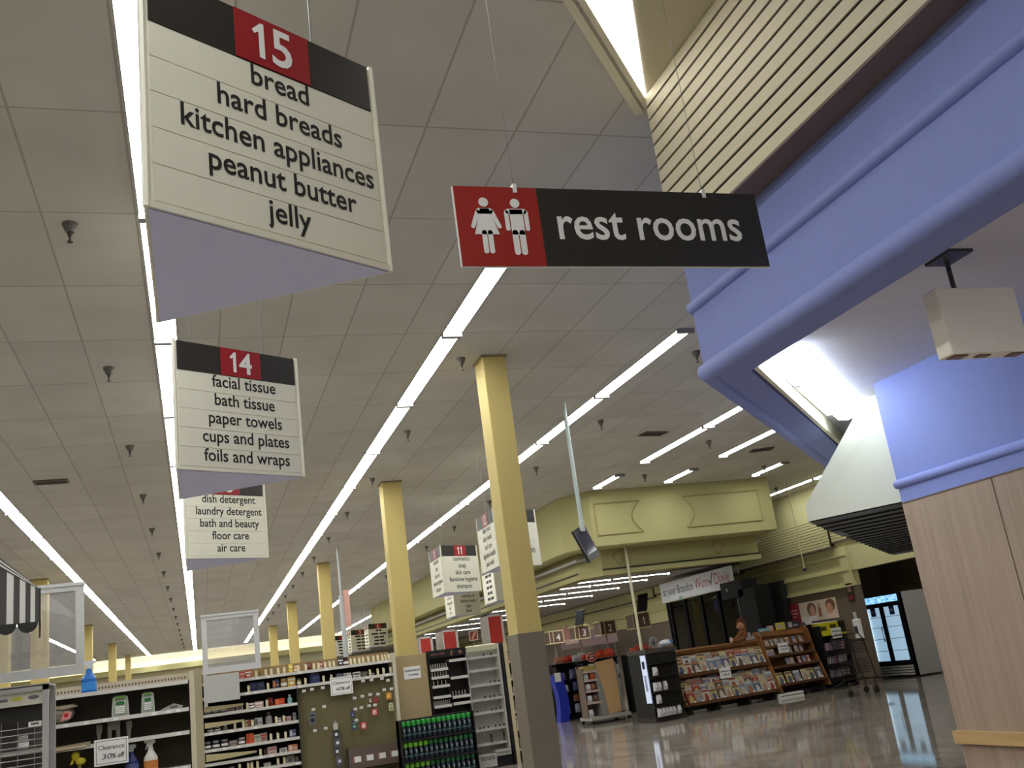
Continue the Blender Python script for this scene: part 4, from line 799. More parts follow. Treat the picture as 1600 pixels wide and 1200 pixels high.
# ================================================================== FRONT OF THE STORE
# ---- magazine rack (turned 10 degrees from the x axis)
RA = math.atan2(0.73, 3.99); RO = Vector((9.67, 19.33, 0))
def rk(x, y, z=0.0):
    return (RO.x+x*math.cos(RA)-y*math.sin(RA), RO.y+x*math.sin(RA)+y*math.cos(RA), z)
DKW = wood_mat('dark_rack_wood', (84, 54, 34), (108, 70, 44), (3, 3, 14))
t = thing('magazine_rack', 'long brown wooden rack with two tiers of glossy magazines', 'rack', rk(0, 0), RA)
b = MB(); b.sweep([(0.0, 0.05, 0.16), (0.0, 0.62, 0.16), (0.0, 0.62, 1.36), (0.0, 0.50, 1.36), (0.0, 0.40, 0.80), (0.0, 0.30, 0.72)], (0.03, 0, 0)); obj('side_panel', b, WOODB, t)
b = MB(); b.sweep([(0, 0.05, 0.16), (0, 0.62, 0.16), (0, 0.62, 1.46), (0, 0.52, 1.46), (0, 0.30, 0.78)], (0.03, 0, 0)); o = obj('side_panel', b, WOODB, t); o.location = (2.56, 0, 0)
b = MB(); b.sweep([(0.03, 0.62, 0.16), (0.03, 0.62, 1.30), (0.03, 0.56, 1.30), (0.03, 0.24, 0.16)], (2.53, 0, 0)); obj('back_board', b, WOODB, t)
b = MB(); b.box(0.0, 2.59, 0.02, 0.60, 1.28, 1.36) if False else b.sweep([(0.0, 0.50, 1.22), (0.0, 0.46, 1.30), (0.0, 0.62, 1.33), (0.0, 0.62, 1.22)], (2.58, 0, 0)); obj('top_rail', b, WOODB, t)
b = MB(); b.box(0.03, 2.56, 0.04, 0.30, 0.17, 0.20); b.box(0.03, 2.56, 0.03, 0.045, 0.17, 0.235); obj('lower_tier', b, DKW, t)
b = MB(); b.box(0.03, 2.56, 0.22, 0.46, 0.76, 0.79); b.box(0.03, 2.56, 0.21, 0.225, 0.75, 0.825); obj('upper_tier', b, DKW, t)
b = MB(); b.box(0.03, 2.56, 0.30, 0.60, 0.06, 0.16); 
for x in (0.1, 0.85, 1.7, 2.45): b.box(x, x+0.05, 0.1, 0.55, 0.0, 0.16)
obj('base', b, DARK, t)
COV = [tuple(int(q*0.86) for q in c) for c in [(206,196,180),(196,150,130),(170,60,56),(210,190,120),(128,140,170),(190,176,170),(110,88,76),(214,206,196),(150,170,180),(196,120,90),(90,96,130),(226,216,206)]]
def cover(w_, h_, c1, c2, c3):
    b = MB(); b.use(M(c1, 0.35)).cbox(-w_/2, w_/2, 0, 0.008, 0, h_, 0.002)
    b.use(M(c2, 0.35)).box(-w_*0.44, w_*0.44, -0.001, 0.0005, h_*0.80, h_*0.95)
    b.use(M(c3, 0.35)).sweep([(-w_*0.34, -0.001, 0.02), (w_*0.22, -0.001, 0.02), (w_*0.30, -0.001, h_*0.40), (w_*0.08, -0.001, h_*0.70), (-w_*0.18, -0.001, h_*0.62)], (0, 0.001, 0))
    b.use(PAPER).box(w_*0.24, w_*0.44, -0.001, 0.0005, h_*0.08, h_*0.22)
    return b
covs = []
for i in range(12):
    covs.append((cover(0.20, 0.27, COV[i], COV[(i*5+3) % 12], COV[(i*7+1) % 12]).mesh('magazine'), cname(COV[i])))
def mags(n, x0, pitch, y, z, row, seed):
    r = random.Random(seed)
    for i in range(n):
        k = r.randrange(12); o = link('magazine', covs[k][0]); o.location = rk(x0+i*pitch, y, z)
        o.rotation_euler = (-0.30, r.uniform(-0.06, 0.06), RA); s_ = r.uniform(0.9, 1.1); o.scale = (s_, 1, s_)
        tag(o, '%s magazine, %s from the kiosk along the %s row of the long rack' % (covs[k][1], nth(i), row), 'magazine', 'magazines in the %s row of the brown rack' % row)
mags(12, 0.16, 0.205, 0.07, 0.205, 'lowest', 1); mags(12, 0.20, 0.205, 0.15, 0.33, 'second lowest', 2); mags(12, 0.14, 0.205, 0.22, 0.45, 'third lowest', 3)
mags(12, 0.16, 0.205, 0.24, 0.80, 'lower upper', 4); mags(12, 0.20, 0.205, 0.33, 0.92, 'topmost', 5)
t = thing('paperback_rack', 'tall brown wooden shelf of paperbacks joined to the magazine rack', 'rack', rk(2.60, 0), RA)
b = MB(); b.sweep([(0, 0.02, 0.12), (0, 0.62, 0.12), (0, 0.62, 1.48), (0, 0.50, 1.48), (0, 0.40, 1.40), (0, 0.30, 0.9)], (0.03, 0, 0)); obj('side_panel', b, WOODB, t); o = obj('side_panel', b, WOODB, t); o.location = (1.47, 0, 0)
b = MB(); b.box(0.03, 1.47, 0.55, 0.60, 0.12, 1.42); b.sweep([(0.03, 0.5, 1.36), (0.25, 0.5, 1.47), (1.25, 0.5, 1.44), (1.47, 0.5, 1.32)], (0, 0.1, 0)); obj('back_board', b, WOODB, t)
for z, y in ((0.28, 0.05), (0.66, 0.20), (0.90, 0.28), (1.11, 0.34)): b = MB(); b.box(0.03, 1.47, y, 0.56, z-0.025, z); b.box(0.03, 1.47, y-0.012, y, z-0.025, z+0.03); obj('shelf', b, DKW, t)
b = MB(); b.box(0.03, 1.47, 0.2, 0.6, 0.05, 0.12); b.box(0.1, 0.16, 0.1, 0.55, 0, 0.12); b.box(1.3, 1.36, 0.1, 0.55, 0, 0.12); obj('base', b, DARK, t)
bk = [(cover(0.11, 0.17, COV[i], COV[(i*5+2) % 12], COV[(i*3+1) % 12]).mesh('paperback_book'), cname(COV[i])) for i in range(12)]
for z, y, xs, row in ((1.112, 0.37, (0.16, 0.3, 0.45, 0.62, 0.78, 1.0, 1.2), 'top'), (0.902, 0.31, (0.1, 0.22, 0.62, 0.75, 0.95, 1.1), 'second'), (0.662, 0.23, (0.55, 0.68, 0.90, 1.05, 1.18), 'third')):
    for i, x in enumerate(xs):
        k = rnd.randrange(12); o = link('paperback_book', bk[k][0]); o.location = rk(2.6+x, y, z); o.rotation_euler = (-0.25, 0, RA)
        tag(o, '%s paperback, %s from the magazines along the %s shelf of the tall brown rack' % (bk[k][1], nth(i), row), 'book', 'paperbacks on the tall brown rack')
for i, x in enumerate((0.12, 0.38, 0.62, 0.86, 1.05, 1.28)):
    k = (3, 3, 4, 0, 3, 10)[i]; o = link('magazine', covs[k][0]); o.location = rk(2.6+x, 0.08, 0.285); o.rotation_euler = (-0.3, 0, RA)
    tag(o, '%s magazine, %s from the magazine tiers along the foot of the tall brown rack' % (covs[k][1], nth(i)), 'magazine', 'magazines at the foot of the tall rack')
b = MB(); b.use(PAPER).box(-0.34, 0.34, 0, 0.25, 0, 0.10); b.use(STEEL).box(-0.34, 0.34, -0.002, 0, 0.04, 0.06)
o = item('floor_box', 'low white box on the floor under the tall brown rack', 'box', b, *rk(2.85, 0.0, 0.0), None, RA)
sheet_sign('paper Clearance sign hung between the two magazine tiers', *rk(1.26, 0.20, 0.61), 0.31, 0.22, 'Clearance', '50', '% off', rz=RA, border=False)
sheet_sign('paper Clearance sign hung on the paperback shelves', *rk(3.11, 0.27, 0.95), 0.31, 0.22, 'Clearance', '50', '% off', rz=RA, border=False)
# plush lion and bits on the racks
t = thing('plush_lion', 'seated brown plush lion with a shaggy mane on top of the rack', 'plush toy', rk(2.10, 0.545, 1.33), RA)
FUR = M((128, 78, 46), 0.95, var=0.25, scale=40); MANE = M((92, 52, 30), 0.95, var=0.35, scale=60)
b = MB(); b.ball((0.12, 0, 0.13), 0.12, 1.1, 0.6, 1.1, 12, 8); b.ball((0.16, 0, 0.27), 0.09, 1, 0.7, 1, 12, 8); obj('body', b, FUR, t)
b = MB(); b.ball((0.10, -0.02, 0.33), 0.085, 1, 0.8, 1, 12, 8); b.ball((0.02, -0.03, 0.31), 0.045, 1.1, 0.8, 0.8, 10, 6); obj('head', b, M((176, 128, 100), 0.9), t)
b = MB()
for k in range(14):
    a = k*math.pi*2/14; b.ball((0.15+0.09*math.cos(a)+0.02, 0.03, 0.34+0.11*math.sin(a)), 0.06, 1, 0.6, 1.2, 8, 5)
b.ball((0.20, 0.03, 0.22), 0.08, 1.1, 0.6, 1.3, 8, 6); obj('mane', b, MANE, t)
b = MB(); b.tube([(0.10, -0.03, 0.20), (-0.05, -0.05, 0.12), (-0.2, -0.06, 0.04)], [0.045, 0.035, 0.04], 8); obj('arm', b, FUR, t)
b = MB(); b.tube([(0.06, -0.04, 0.06), (-0.08, -0.06, 0.03), (-0.24, -0.06, 0.03)], [0.06, 0.05, 0.045], 8); obj('leg', b, FUR, t)
b = MB(); b.ball((-0.27, -0.06, 0.05), 0.055, 0.7, 0.8, 1.2, 9, 6); obj('paw', b, M((196, 170, 150), 0.9), t)
for x, z, w_, h_, c, lab in ((2.62, 1.33, .16, .06, (230, 226, 214), 'white folded packet by the plush lion'),(2.44, 1.33, .22, .07, (196, 196, 200), 'pale box on the rack behind the plush lion')):
    item('packet', lab, 'packet', carton(w_, 0.06, h_, c, (150, 120, 90), 0), *rk(x, 0.55, z), None, RA)
for x, w_, h_, c, lab in ((2.90, .30, .08, (96, 170, 190), 'light blue packet on top of the tall brown rack'), (3.10, .16, .12, (200, 150, 140), 'pink carton on top of the tall brown rack'), (3.42, .26, .16, (196, 178, 60), 'yellow card on top of the tall brown rack'), (3.80, .36, .16, (52, 40, 50), 'dark display carton on top of the tall brown rack')):
    item('display_carton', lab, 'carton', carton(w_, 0.06, h_, c, (180, 170, 170), 2), *rk(x, 0.535, 1.46), None, RA)
# spinner / card rack
SO = Vector((13.78, 20.15, 0))
t = thing('card_rack', 'black card and comic rack with yellow trays beside the tall brown rack', 'rack', tuple(SO), RA)
b = MB(); b.box(0, 0.84, 0.45, 0.5, 0.05, 1.48); b.box(0, 0.03, 0.05, 0.5, 0.05, 1.42); b.box(0.81, 0.84, 0.05, 0.5, 0.05, 1.48); b.box(0.0, 0.84, 0.0, 0.5, 0.02, 0.08); obj('cabinet', b, BLACK, t)
for z in (0.25, 0.55, 0.85): b = MB(); b.box(0.03, 0.81, 0.05, 0.45, z-0.12, z); obj('shelf', b, BLACK, t)
b = MB(); b.use(M((206, 196, 40), 0.5)).box(0.05, 0.80, 0.02, 0.4, 1.18, 1.22); b.box(0.1, 0.76, 0.2, 0.4, 1.22, 1.48); b.use(M((70, 66, 20), 0.6)).box(0.17, 0.36, 0.195, 0.2, 1.30, 1.40); b.box(0.48, 0.68, 0.195, 0.2, 1.32, 1.42); obj('yellow_tray', b, None, t)
b = MB(); b.box(0.02, 0.85, 0.3, 0.5, 1.48, 1.50); b.box(0.02, 0.04, 0.3, 0.5, 1.48, 1.58); obj('top_ledge', b, PAPER, t)
for row, z in (('top', 0.85), ('middle', 0.55), ('bottom', 0.25)):
    for i in range(9):
        c = rnd.choice([(170,166,170),(150,144,156),(196,190,190),(180,120,150),(120,116,130)])
        b = MB(); b.use(M(c, 0.5)).sweep([(0, 0, 0), (0.012, 0, 0), (0.05, 0, 0.17), (0.038, 0, 0.17)], (0, 0.13, 0))
        p = SO + Vector((math.cos(RA)*(0.06+i*0.075)-math.sin(RA)*0.08, math.sin(RA)*(0.06+i*0.075)+math.cos(RA)*0.08, z))
        item('greeting_card', '%s card, %s along the %s shelf of the black card rack' % (cname(c), nth(i), row), 'card', b, p.x, p.y, p.z, 'cards on the black card rack', RA)
p = SO+Vector((0.42, 0.05, 1.22)); sheet_sign('paper Clearance sign on the yellow tray of the card rack', p.x, p.y, 1.10, 0.33, 0.24, 'Clearance', '50', '% off', rz=RA, border=False)
# small shopping cart
t = thing('shopping_cart', 'small dark two-basket shopping cart in front of the drinks cooler', 'cart', (12.30, 17.40, 0), 0.1)
CT = M((44, 40, 40), 0.4, 0.3)
b = MB()
for y in (0, 0.40):
    b.tube([(0.08, y, 1.10), (0.16, y, 1.19), (0.48, y, 1.19), (0.56, y, 1.05), (0.70, y, 0.30), (0.78, y, 0.26)], 0.014, 6)
    b.tube([(0.08, y, 1.10), (0.22, y, 0.30), (0.0, y, 0.22), (-0.15, y, 0.18)], 0.014, 6); b.tube([(0.22, y, 0.30), (0.70, y, 0.30), (1.0, y, 0.26)], 0.014, 6)
b.tube([(0.08, 0, 1.10), (0.08, 0.40, 1.10)], 0.016, 6); b.tube([(-0.15, 0, 0.18), (-0.15, 0.4, 0.18)], 0.014, 6); b.tube([(1.0, 0, 0.26), (1.0, 0.4, 0.26)], 0.014, 6); b.tube([(0.56, 0, 1.05), (0.56, 0.4, 1.05)], 0.014, 6)
obj('frame', b, CT, t)
for z0, z1, nm in ((0.82, 1.08, 'basket'), (0.42, 0.68, 'basket')):
    b = MB()
    for k in range(6):
        z = z0+(z1-z0)*k/5; x0 = 0.20-0.12*k/5*0; b.tube([(0.15, 0.02, z), (0.60, 0.02, z), (0.60, 0.38, z), (0.15, 0.38, z), (0.15, 0.02, z)], 0.005, 4)
    for k in range(8): x = 0.16+k*0.062; b.tube([(x, 0.02, z1), (x, 0.02, z0), (x, 0.38, z0), (x, 0.38, z1)], 0.004, 4)
    obj(nm, b, CT, t)
for x, y in ((-0.05, 0.0), (0.62, 0.0), (0.72, 0.40), (0.98, 0.40)):
    b = MB(); b.tube([(x, y-0.02, 0.065), (x, y+0.02, 0.065)], 0.065, 14); b.tube([(x, y-0.025, 0.065), (x, y+0.025, 0.065)], 0.025, 10); b.tube([(x, y, 0.12), (x+0.02, y, 0.28)], 0.015, 6); obj('wheel', b, M((56, 50, 48), 0.6), t)
# glass-door drinks cooler, front facing -x
t = thing('drinks_cooler', 'black two-door glass drinks cooler glowing blue white in the dark recess', 'cooler', (15.92, 19.92, 0))
b = MB(); b.box(0.03, 0.10, 0, 1.42, 0, 1.96); b.box(0.0, 0.10, 0, 0.05, 0, 1.96); b.box(0.0, 0.10, 1.37, 1.42, 0, 1.96); b.box(0, 0.1, 0, 1.42, 1.93, 1.96); b.box(0, 0.1, 0, 1.42, 0.30, 0.36); b.box(0, 0.1, 0.66, 0.76, 0.3, 1.70); b.box(0, 0.10, 0.05, 1.37, 1.68, 1.76); obj('front_frame', b, BLACK, t)
b = MB(); b.box(0.10, 0.75, 0, 1.42, 0.03, 1.96); obj('cabinet', b, M((206, 206, 206), 0.5), t)['label'] = 'white cabinet side'
hm = glow('cooler_header', (0.35, 0.62, 0.95), 1.0); nt = hm.node_tree; n_ = nt.nodes.new('ShaderNodeTexNoise'); n_.inputs['Scale'].default_value = 9; cr = nt.nodes.new('ShaderNodeValToRGB'); cr.color_ramp.elements[0].color = (0.02, 0.22, 0.62, 1); cr.color_ramp.elements[1].color = (0.45, 0.85, 1.0, 1); cr.color_ramp.elements[0].position = 0.35; cr.color_ramp.elements[1].position = 0.62
nt.links.new(n_.outputs['Fac'], cr.inputs[0]); nt.links.new(cr.outputs[0], nt.nodes['Principled BSDF'].inputs['Emission Color'])
b = MB(); b.box(-0.005, 0.03, 0.06, 1.36, 1.765, 1.925); obj('lit_header', b, hm, t)
cm = glow('cooler_glow', (0.36, 0.58, 0.78), 0.60)
for y0, y1, s_ in ((0.05, 0.66, 0), (0.76, 1.37, 1)):
    b = MB(); b.box(0.022, 0.03, y0, y1, 0.37, 1.68); d_ = obj('door', b, cm, t)
    b = MB(); b.box(-0.012, 0.0, y0, y0+0.03, 0.36, 1.68); b.box(-0.012, 0.0, y1-0.03, y1, 0.36, 1.68); b.box(-0.012, 0, y0, y1, 0.36, 0.39); b.box(-0.012, 0, y0, y1, 1.66, 1.69); obj('door_frame', b, BLACK, d_)
    yy = y1-0.04 if not s_ else y0+0.04
    b = MB(); b.tube([(-0.03, yy, 0.85), (-0.05, yy, 0.88), (-0.05, yy, 1.17), (-0.03, yy, 1.20)], 0.014, 6); obj('handle', b, BLACK, d_)
    b = MB(); b.use(M((30, 44, 96), 0.4)).box(-0.004, 0.02, (y0+y1)/2-0.08, (y0+y1)/2+0.08, 1.46, 1.66); b.use(M((170, 180, 210), 0.4)).box(-0.006, -0.004, (y0+y1)/2-0.05, (y0+y1)/2+0.05, 1.54, 1.60); obj('sticker', b, None, d_)
    b = MB()
    for z in (0.62, 0.9, 1.18, 1.42): b.box(0.018, 0.022, y0+0.03, y1-0.03, z, z+0.012)
    obj('wire_shelf', b, M((150, 170, 190), 0.4), d_)
b = MB(); b.box(-0.02, -0.012, 1.325, 1.36, 0.42, 1.62); obj('lamp_tube', b, glow('cooler_tube', (0.75, 0.9, 1.0), 7.0), t)
b = MB()
for k in range(4): b.box(-0.008, 0.03, 0.03, 1.39, 0.05+k*0.06, 0.09+k*0.06)
obj('louvred_grille', b, M((236, 232, 224), 0.5), t)
t = thing('white_cabinet', 'white cabinet with dark slots standing beyond the drinks cooler', 'cabinet', (16.72, 19.78, 0))
b = MB(); b.box(0, 0.7, 0.0, 0.9, 0, 1.9); obj('body', b, M((196, 196, 194), 0.5), t)
b = MB()
for k in range(4): b.box(0.08, 0.2, -0.01, 0, 0.35+k*0.40, 0.62+k*0.40)
obj('slot', b, M((120, 118, 112), 0.5), t)
b = MB(); b.use(M((30, 34, 78), 0.5)).cbox(0, 0.3, 0, 0.3, 0, 0.32, 0.02); b.use(M((200, 200, 206), 0.5)).box(0.06, 0.2, -0.003, 0, 0.1, 0.2); item('blue_carton', 'dark blue carton on the floor beside the white cabinet', 'carton', b, 16.72, 19.4, 0)
# wall poster, notices
t = thing('wall_poster', 'wide poster with a red panel and a warm photo on the brown front wall', 'poster', (14.56, 20.47, E+0.11))
b = MB(); b.box(0, 0.01, 0, 2.14, 0, 0.48); obj('sheet', b, M((222, 202, 178), 0.5), t)
b = MB(); b.box(-0.002, 0, 1.58, 2.14, 0, 0.48); obj('red_panel', b, M((150, 26, 40), 0.5), t)
b = MB(); 
for k, (a, c) in enumerate(((1.70, 2.02), (1.66, 2.06), (1.78, 1.94))): b.box(-0.003, -0.002, a, c, 0.30-k*0.08, 0.335-k*0.08)
obj('lettering', b, M((214, 150, 150), 0.5), t)
b = MB(); b.use(M((120, 84, 66), 0.5)).sweep([(-0.002, 1.05+0.2*math.cos(k*0.5), 0.28+0.17*math.sin(k*0.5)) for k in range(13)], (0.002, 0, 0)); b.use(M((214, 158, 128), 0.5)).sweep([(-0.003, 1.02+0.12*math.cos(k*0.5), 0.24+0.13*math.sin(k*0.5)) for k in range(13)], (0.002, 0, 0)); b.use(M((236, 230, 226), 0.5)).sweep([(-0.0035, 0.84, 0.0), (-0.0035, 1.32, 0.0), (-0.0035, 1.22, 0.13), (-0.0035, 0.92, 0.12)], (0.002, 0, 0))
b.use(M((130, 84, 62), 0.5)).sweep([(-0.002, 0.25+0.2*math.cos(k*0.5), 0.32+0.15*math.sin(k*0.5)) for k in range(13)], (0.002, 0, 0)); b.use(M((210, 150, 120), 0.5)).sweep([(-0.003, 0.30+0.13*math.cos(k*0.5), 0.24+0.14*math.sin(k*0.5)) for k in range(13)], (0.002, 0, 0)); b.use(M((236, 206, 190), 0.5)).sweep([(-0.0035, 0.02, 0.0), (-0.0035, 0.55, 0.0), (-0.0035, 0.42, 0.12), (-0.0035, 0.12, 0.12)], (0.002, 0, 0))
b.use(M((150, 84, 30), 0.4)).sweep([(-0.003, 0.66, 0.08), (-0.003, 0.78, 0.08), (-0.003, 0.78, 0.28), (-0.003, 0.74, 0.33), (-0.003, 0.74, 0.42), (-0.003, 0.70, 0.42), (-0.003, 0.70, 0.33), (-0.003, 0.66, 0.28)], (0.002, 0, 0))
b.use(M((230, 224, 216), 0.5)).box(-0.003, 0, 1.30, 1.56, 0.02, 0.12); obj('picture', b, None, t)
b = MB(); b.use(M((60, 44, 40), 0.5)).box(0, 0.01, 0, 0.22, 0, 0.42); b.use(M((150, 120, 110), 0.5)).box(-0.002, 0, 0.04, 0.18, 0.22, 0.36); b.use(M((130, 40, 40), 0.5)).box(-0.002, 0, 0.03, 0.19, 0.05, 0.14); item('wall_poster', 'small dark framed poster at the corner of the entrance recess', 'poster', b, 14.54, 19.72, E+0.42)
t = thing('dispenser', 'white wipe dispenser with papers at the corner of the entrance recess', 'dispenser', (14.45, 19.68, E-0.42))
b = MB(); b.cbox(0, 0.12, 0, 0.2, 0.0, 0.44, 0.02); obj('body', b, PAPER, t); b = MB(); b.tube([(0.06, 0.1, 0.44), (0.05, 0.1, 0.6)], 0.04, 8); obj('bottle', b, M((200, 196, 190), 0.4), t)
b = MB(); b.box(-0.002, 0, 0.03, 0.17, 0.14, 0.28); obj('label_plate', b, M((60, 56, 70), 0.5), t)
# ---- customer service office with its sign
t = thing('office_sign', 'long white sign with the shop greeting over the dark service office', 'sign', (13.46, 23.15, E+1.25))
b = MB(); b.box(0, 0.04, 0, 4.38, 0, 0.56); obj('board', b, M((196, 196, 198), 0.5), t)
LX = (0, -1, 0)
b = MB(); text(b, 'at your Brandon', 0.34, (-0.004, 3.22, 0.18), LX, (0,0,1), fit=1.95, bold=0.0); obj('lettering', b, M((60, 58, 62), 0.6), t)
b = MB(); text(b, 'Winn', 0.44, (-0.004, 1.72, 0.17), LX, (0,0,1), fit=0.82, bold=-0.004); text(b, 'Dixie', 0.44, (-0.004, 0.55, 0.17), LX, (0,0,1), fit=0.84, bold=-0.004); obj('red_lettering', b, M((166, 50, 44), 0.6), t)
b = MB(); b.sweep([(-0.005, 1.27, 0.30), (-0.005, 1.19, 0.16), (-0.005, 1.02, 0.50), (-0.005, 1.05, 0.51), (-0.005, 1.18, 0.28), (-0.005, 1.24, 0.33)], (0.002, 0, 0)); obj('check_mark', b, M((70, 52, 60), 0.6), t)
b = MB(); b.box(-0.003, 0, 3.0, 3.22, 0.0, 0.09); obj('green_note', b, M((120, 170, 140), 0.6), t)
t = thing('service_office', 'dark glazed customer service office below the white greeting sign', 'office booth', (13.5, 22.4, 0))
b = MB(); b.box(0.9, 1.05, 0.05, 5.0, 0, 2.68); b.box(0, 1.0, 4.95, 5.0, 0, 2.68); b.box(0, 1.0, 0.72, 0.78, 0, 2.6); b.box(0.0, 1.0, 0.7, 5.0, 0, 1.0); obj('shell', b, M((30, 27, 28), 0.5), t)
for y in (0.78, 1.75, 2.75, 3.75, 4.72): b = MB(); b.box(0, 0.08, y, y+0.12, 1.0, 2.68); obj('mullion', b, M((20, 19, 20), 0.85, spec=0.1), t)
for y0, y1 in ((0.90, 1.75), (1.87, 2.75), (2.87, 3.75), (3.87, 4.72)): b = MB(); b.box(0.035, 0.04, y0, y1, 1.0, 2.68); obj('pane', b, glass('office_glass', (0.3, 0.3, 0.31), 0.05, 0.0), t)
b = MB(); b.box(0.88, 0.9, 3.4, 3.95, 1.3, 1.62); b.box(0.88, 0.9, 1.2, 1.9, 1.5, 1.9); b.box(0.88, 0.9, 2.2, 2.6, 1.4, 1.75); obj('notice', b, M((150, 40, 44), 0.5), t)
b = MB(); b.box(0.86, 0.9, 3.2, 3.6, 2.2, 2.55); obj('screen', b, glow('office_screen', (0.16, 0.12, 0.5), 0.35), t)
for y, z in ((1.2, 1.0), (2.2, 1.05), (3.0, 1.0)): b = MB(); b.lathe([(0.05, 0), (0.09, 0.03), (0.09, 0.22), (0.05, 0.26), (0.001, 0.26)], 10, 0.4, y, z); obj('stool_back', b, DARK, t)
t = thing('display_tower', 'tall black cabinet tower at the near end of the service office', 'cabinet', (12.92, 21.32, 0))
b = MB(); b.box(0, 0.45, 0, 0.75, 0, 2.55); b.box(0, 0.45, 0.53, 1.6, 2.38, 2.80); obj('cabinet', b, M((22, 21, 22), 0.7, spec=0.2), t)
b = MB(); b.box(-0.004, 0, 0.12, 0.18, 1.0, 1.35); b.box(-0.004, 0, 0.55, 0.68, 1.15, 1.5); b.box(-0.004, 0, 1.25, 1.32, 2.56, 2.64); obj('white_tag', b, M((170, 168, 170), 0.5), t)
# ---- black coffee kiosk
t = thing('coffee_kiosk', 'black coffee kiosk with hanging white bags between rack and checkouts', 'kiosk', (8.65, 18.85, 0))
kr = Vector((0.943, 0.333, 0)); kl = Vector((-0.17, 0.985, 0))
c0 = Vector((0,0,0)); c1 = kr*0.86; c2 = c1+Vector((-0.25, 0.75, 0)); c3 = kl*0.66
b = MB(); b.prism([tuple(p.xy) for p in (c0, c1, c2, c3)], 0.0, 1.34); obj('body', b, M((20, 19, 19), 0.5), t)
cen = (c0+c1+c2+c3)/4
b = MB(); b.prism([tuple((cen+(p-cen)*1.05).xy) for p in (c0, c1, c2, c3)], 1.34, 1.43); obj('counter', b, M((72, 64, 60), 0.5), t)
b = MB(); b.prism([tuple((cen+(p-cen)*1.04).xy) for p in (c0, c1, c2, c3)], 0, 0.10); obj('base', b, M((52, 46, 42), 0.5), t)
nl = Vector((-0.985, -0.17, 0)); nr = Vector((0.333, -0.943, 0))
b = MB(); p0 = kl*0.03+nl*0.002; p1 = kl*0.20+nl*0.002; z_ = Vector((0,0,1))
lm = glow('kiosk_panel', (0.30, 0.42, 0.72), 0.55)
b.use(lm).sweep([p1+z_*0.38, p0+z_*0.38, p0+z_*1.32, p1+z_*1.32], nl*0.02); b.use(M((30, 34, 60), 0.4))
for k in range(9): q = nl*0.023; b.sweep([kl*0.15+q+z_*(0.62+k*0.035), kl*0.08+q+z_*(0.62+k*0.035), kl*0.08+q+z_*(0.64+k*0.035), kl*0.15+q+z_*(0.64+k*0.035)], nl*0.002)
b.sweep([kl*0.16+nl*0.023+z_*1.05, kl*0.07+nl*0.023+z_*1.05, kl*0.07+nl*0.023+z_*1.2, kl*0.16+nl*0.023+z_*1.2], nl*0.002)
obj('lit_panel', b, None, t)['label'] = 'tall bluish lit panel'
for z in (0.28, 0.56, 0.86, 1.12): b = MB(); b.sweep([c0+z_*z, c1+z_*z, c1+z_*(z+0.02), c0+z_*(z+0.02)], nr*0.10); obj('shelf', b, BLACK, t)
for i, (u, z, w_) in enumerate(((0.06, 0.60, .10), (0.17, 0.60, .10), (0.34, 0.60, .10), (0.10, 0.36, .12), (0.12, 0.90, .12), (0.06, 0.105, .09), (0.16, 0.105, .09), (0.26, 0.105, .09), (0.36, 0.105, .09), (0.47, 0.105, .09), (0.62, 0.105, .10))):
    p = Vector((8.65, 18.85, 0))+kr*u+nr*0.06
    o = item('coffee_bag', 'white coffee bag on the black kiosk, %s counted from the middle shelf down' % nth(i), 'bag', pouch(w_, 0.17, (206, 204, 206), (150, 146, 150)), p.x+0.02, p.y-0.05, z if z > 0.2 else 0.105, 'white bags on the black kiosk', 0.34)
t = thing('emblem_disc', 'round grey emblem disc standing on the black kiosk top', 'emblem', (8.95, 19.02, 1.43), 0.34)
b = MB(); b.sweep([(0.12*math.cos(k*math.pi/12), 0, 0.12+0.12*math.sin(k*math.pi/12)) for k in range(24)], (0, 0.015, 0)); obj('disc', b, M((150, 148, 146), 0.5), t)
b = MB(); b.tube([(0.085*math.cos(k*math.pi/12), -0.002, 0.12+0.085*math.sin(k*math.pi/12)) for k in range(25)], 0.006, 4); b.sweep([(0.03, -0.003, 0.06), (0.05, -0.003, 0.13), (0.02, -0.003, 0.155), (0, -0.003, 0.19), (-0.02, -0.003, 0.155), (-0.05, -0.003, 0.13), (-0.03, -0.003, 0.06)], (0, 0.003, 0)); b.sweep([(0.055, -0.003, 0.07), (0.075, -0.003, 0.12), (0.07, -0.003, 0.14), (0.05, -0.003, 0.08)], (0, 0.003, 0)); b.sweep([(-0.055, -0.003, 0.07), (-0.075, -0.003, 0.12), (-0.07, -0.003, 0.14), (-0.05, -0.003, 0.08)], (0, 0.003, 0)); obj('figure', b, M((70, 70, 70), 0.5), t)
b = MB(); b.use(M((210, 216, 226), 0.3)).ball((0, 0, 0.08), 0.1, 1.6, 1, 0.7, 10, 6); b.use(M((60, 110, 170), 0.4)).ball((0.08, -0.06, 0.1), 0.05, 1.4, 0.6, 0.7, 8, 5)
item('plastic_bag', 'shiny white and blue bag at the end of the kiosk by the magazine rack', 'bag', b, 9.36, 19.3, 1.43)
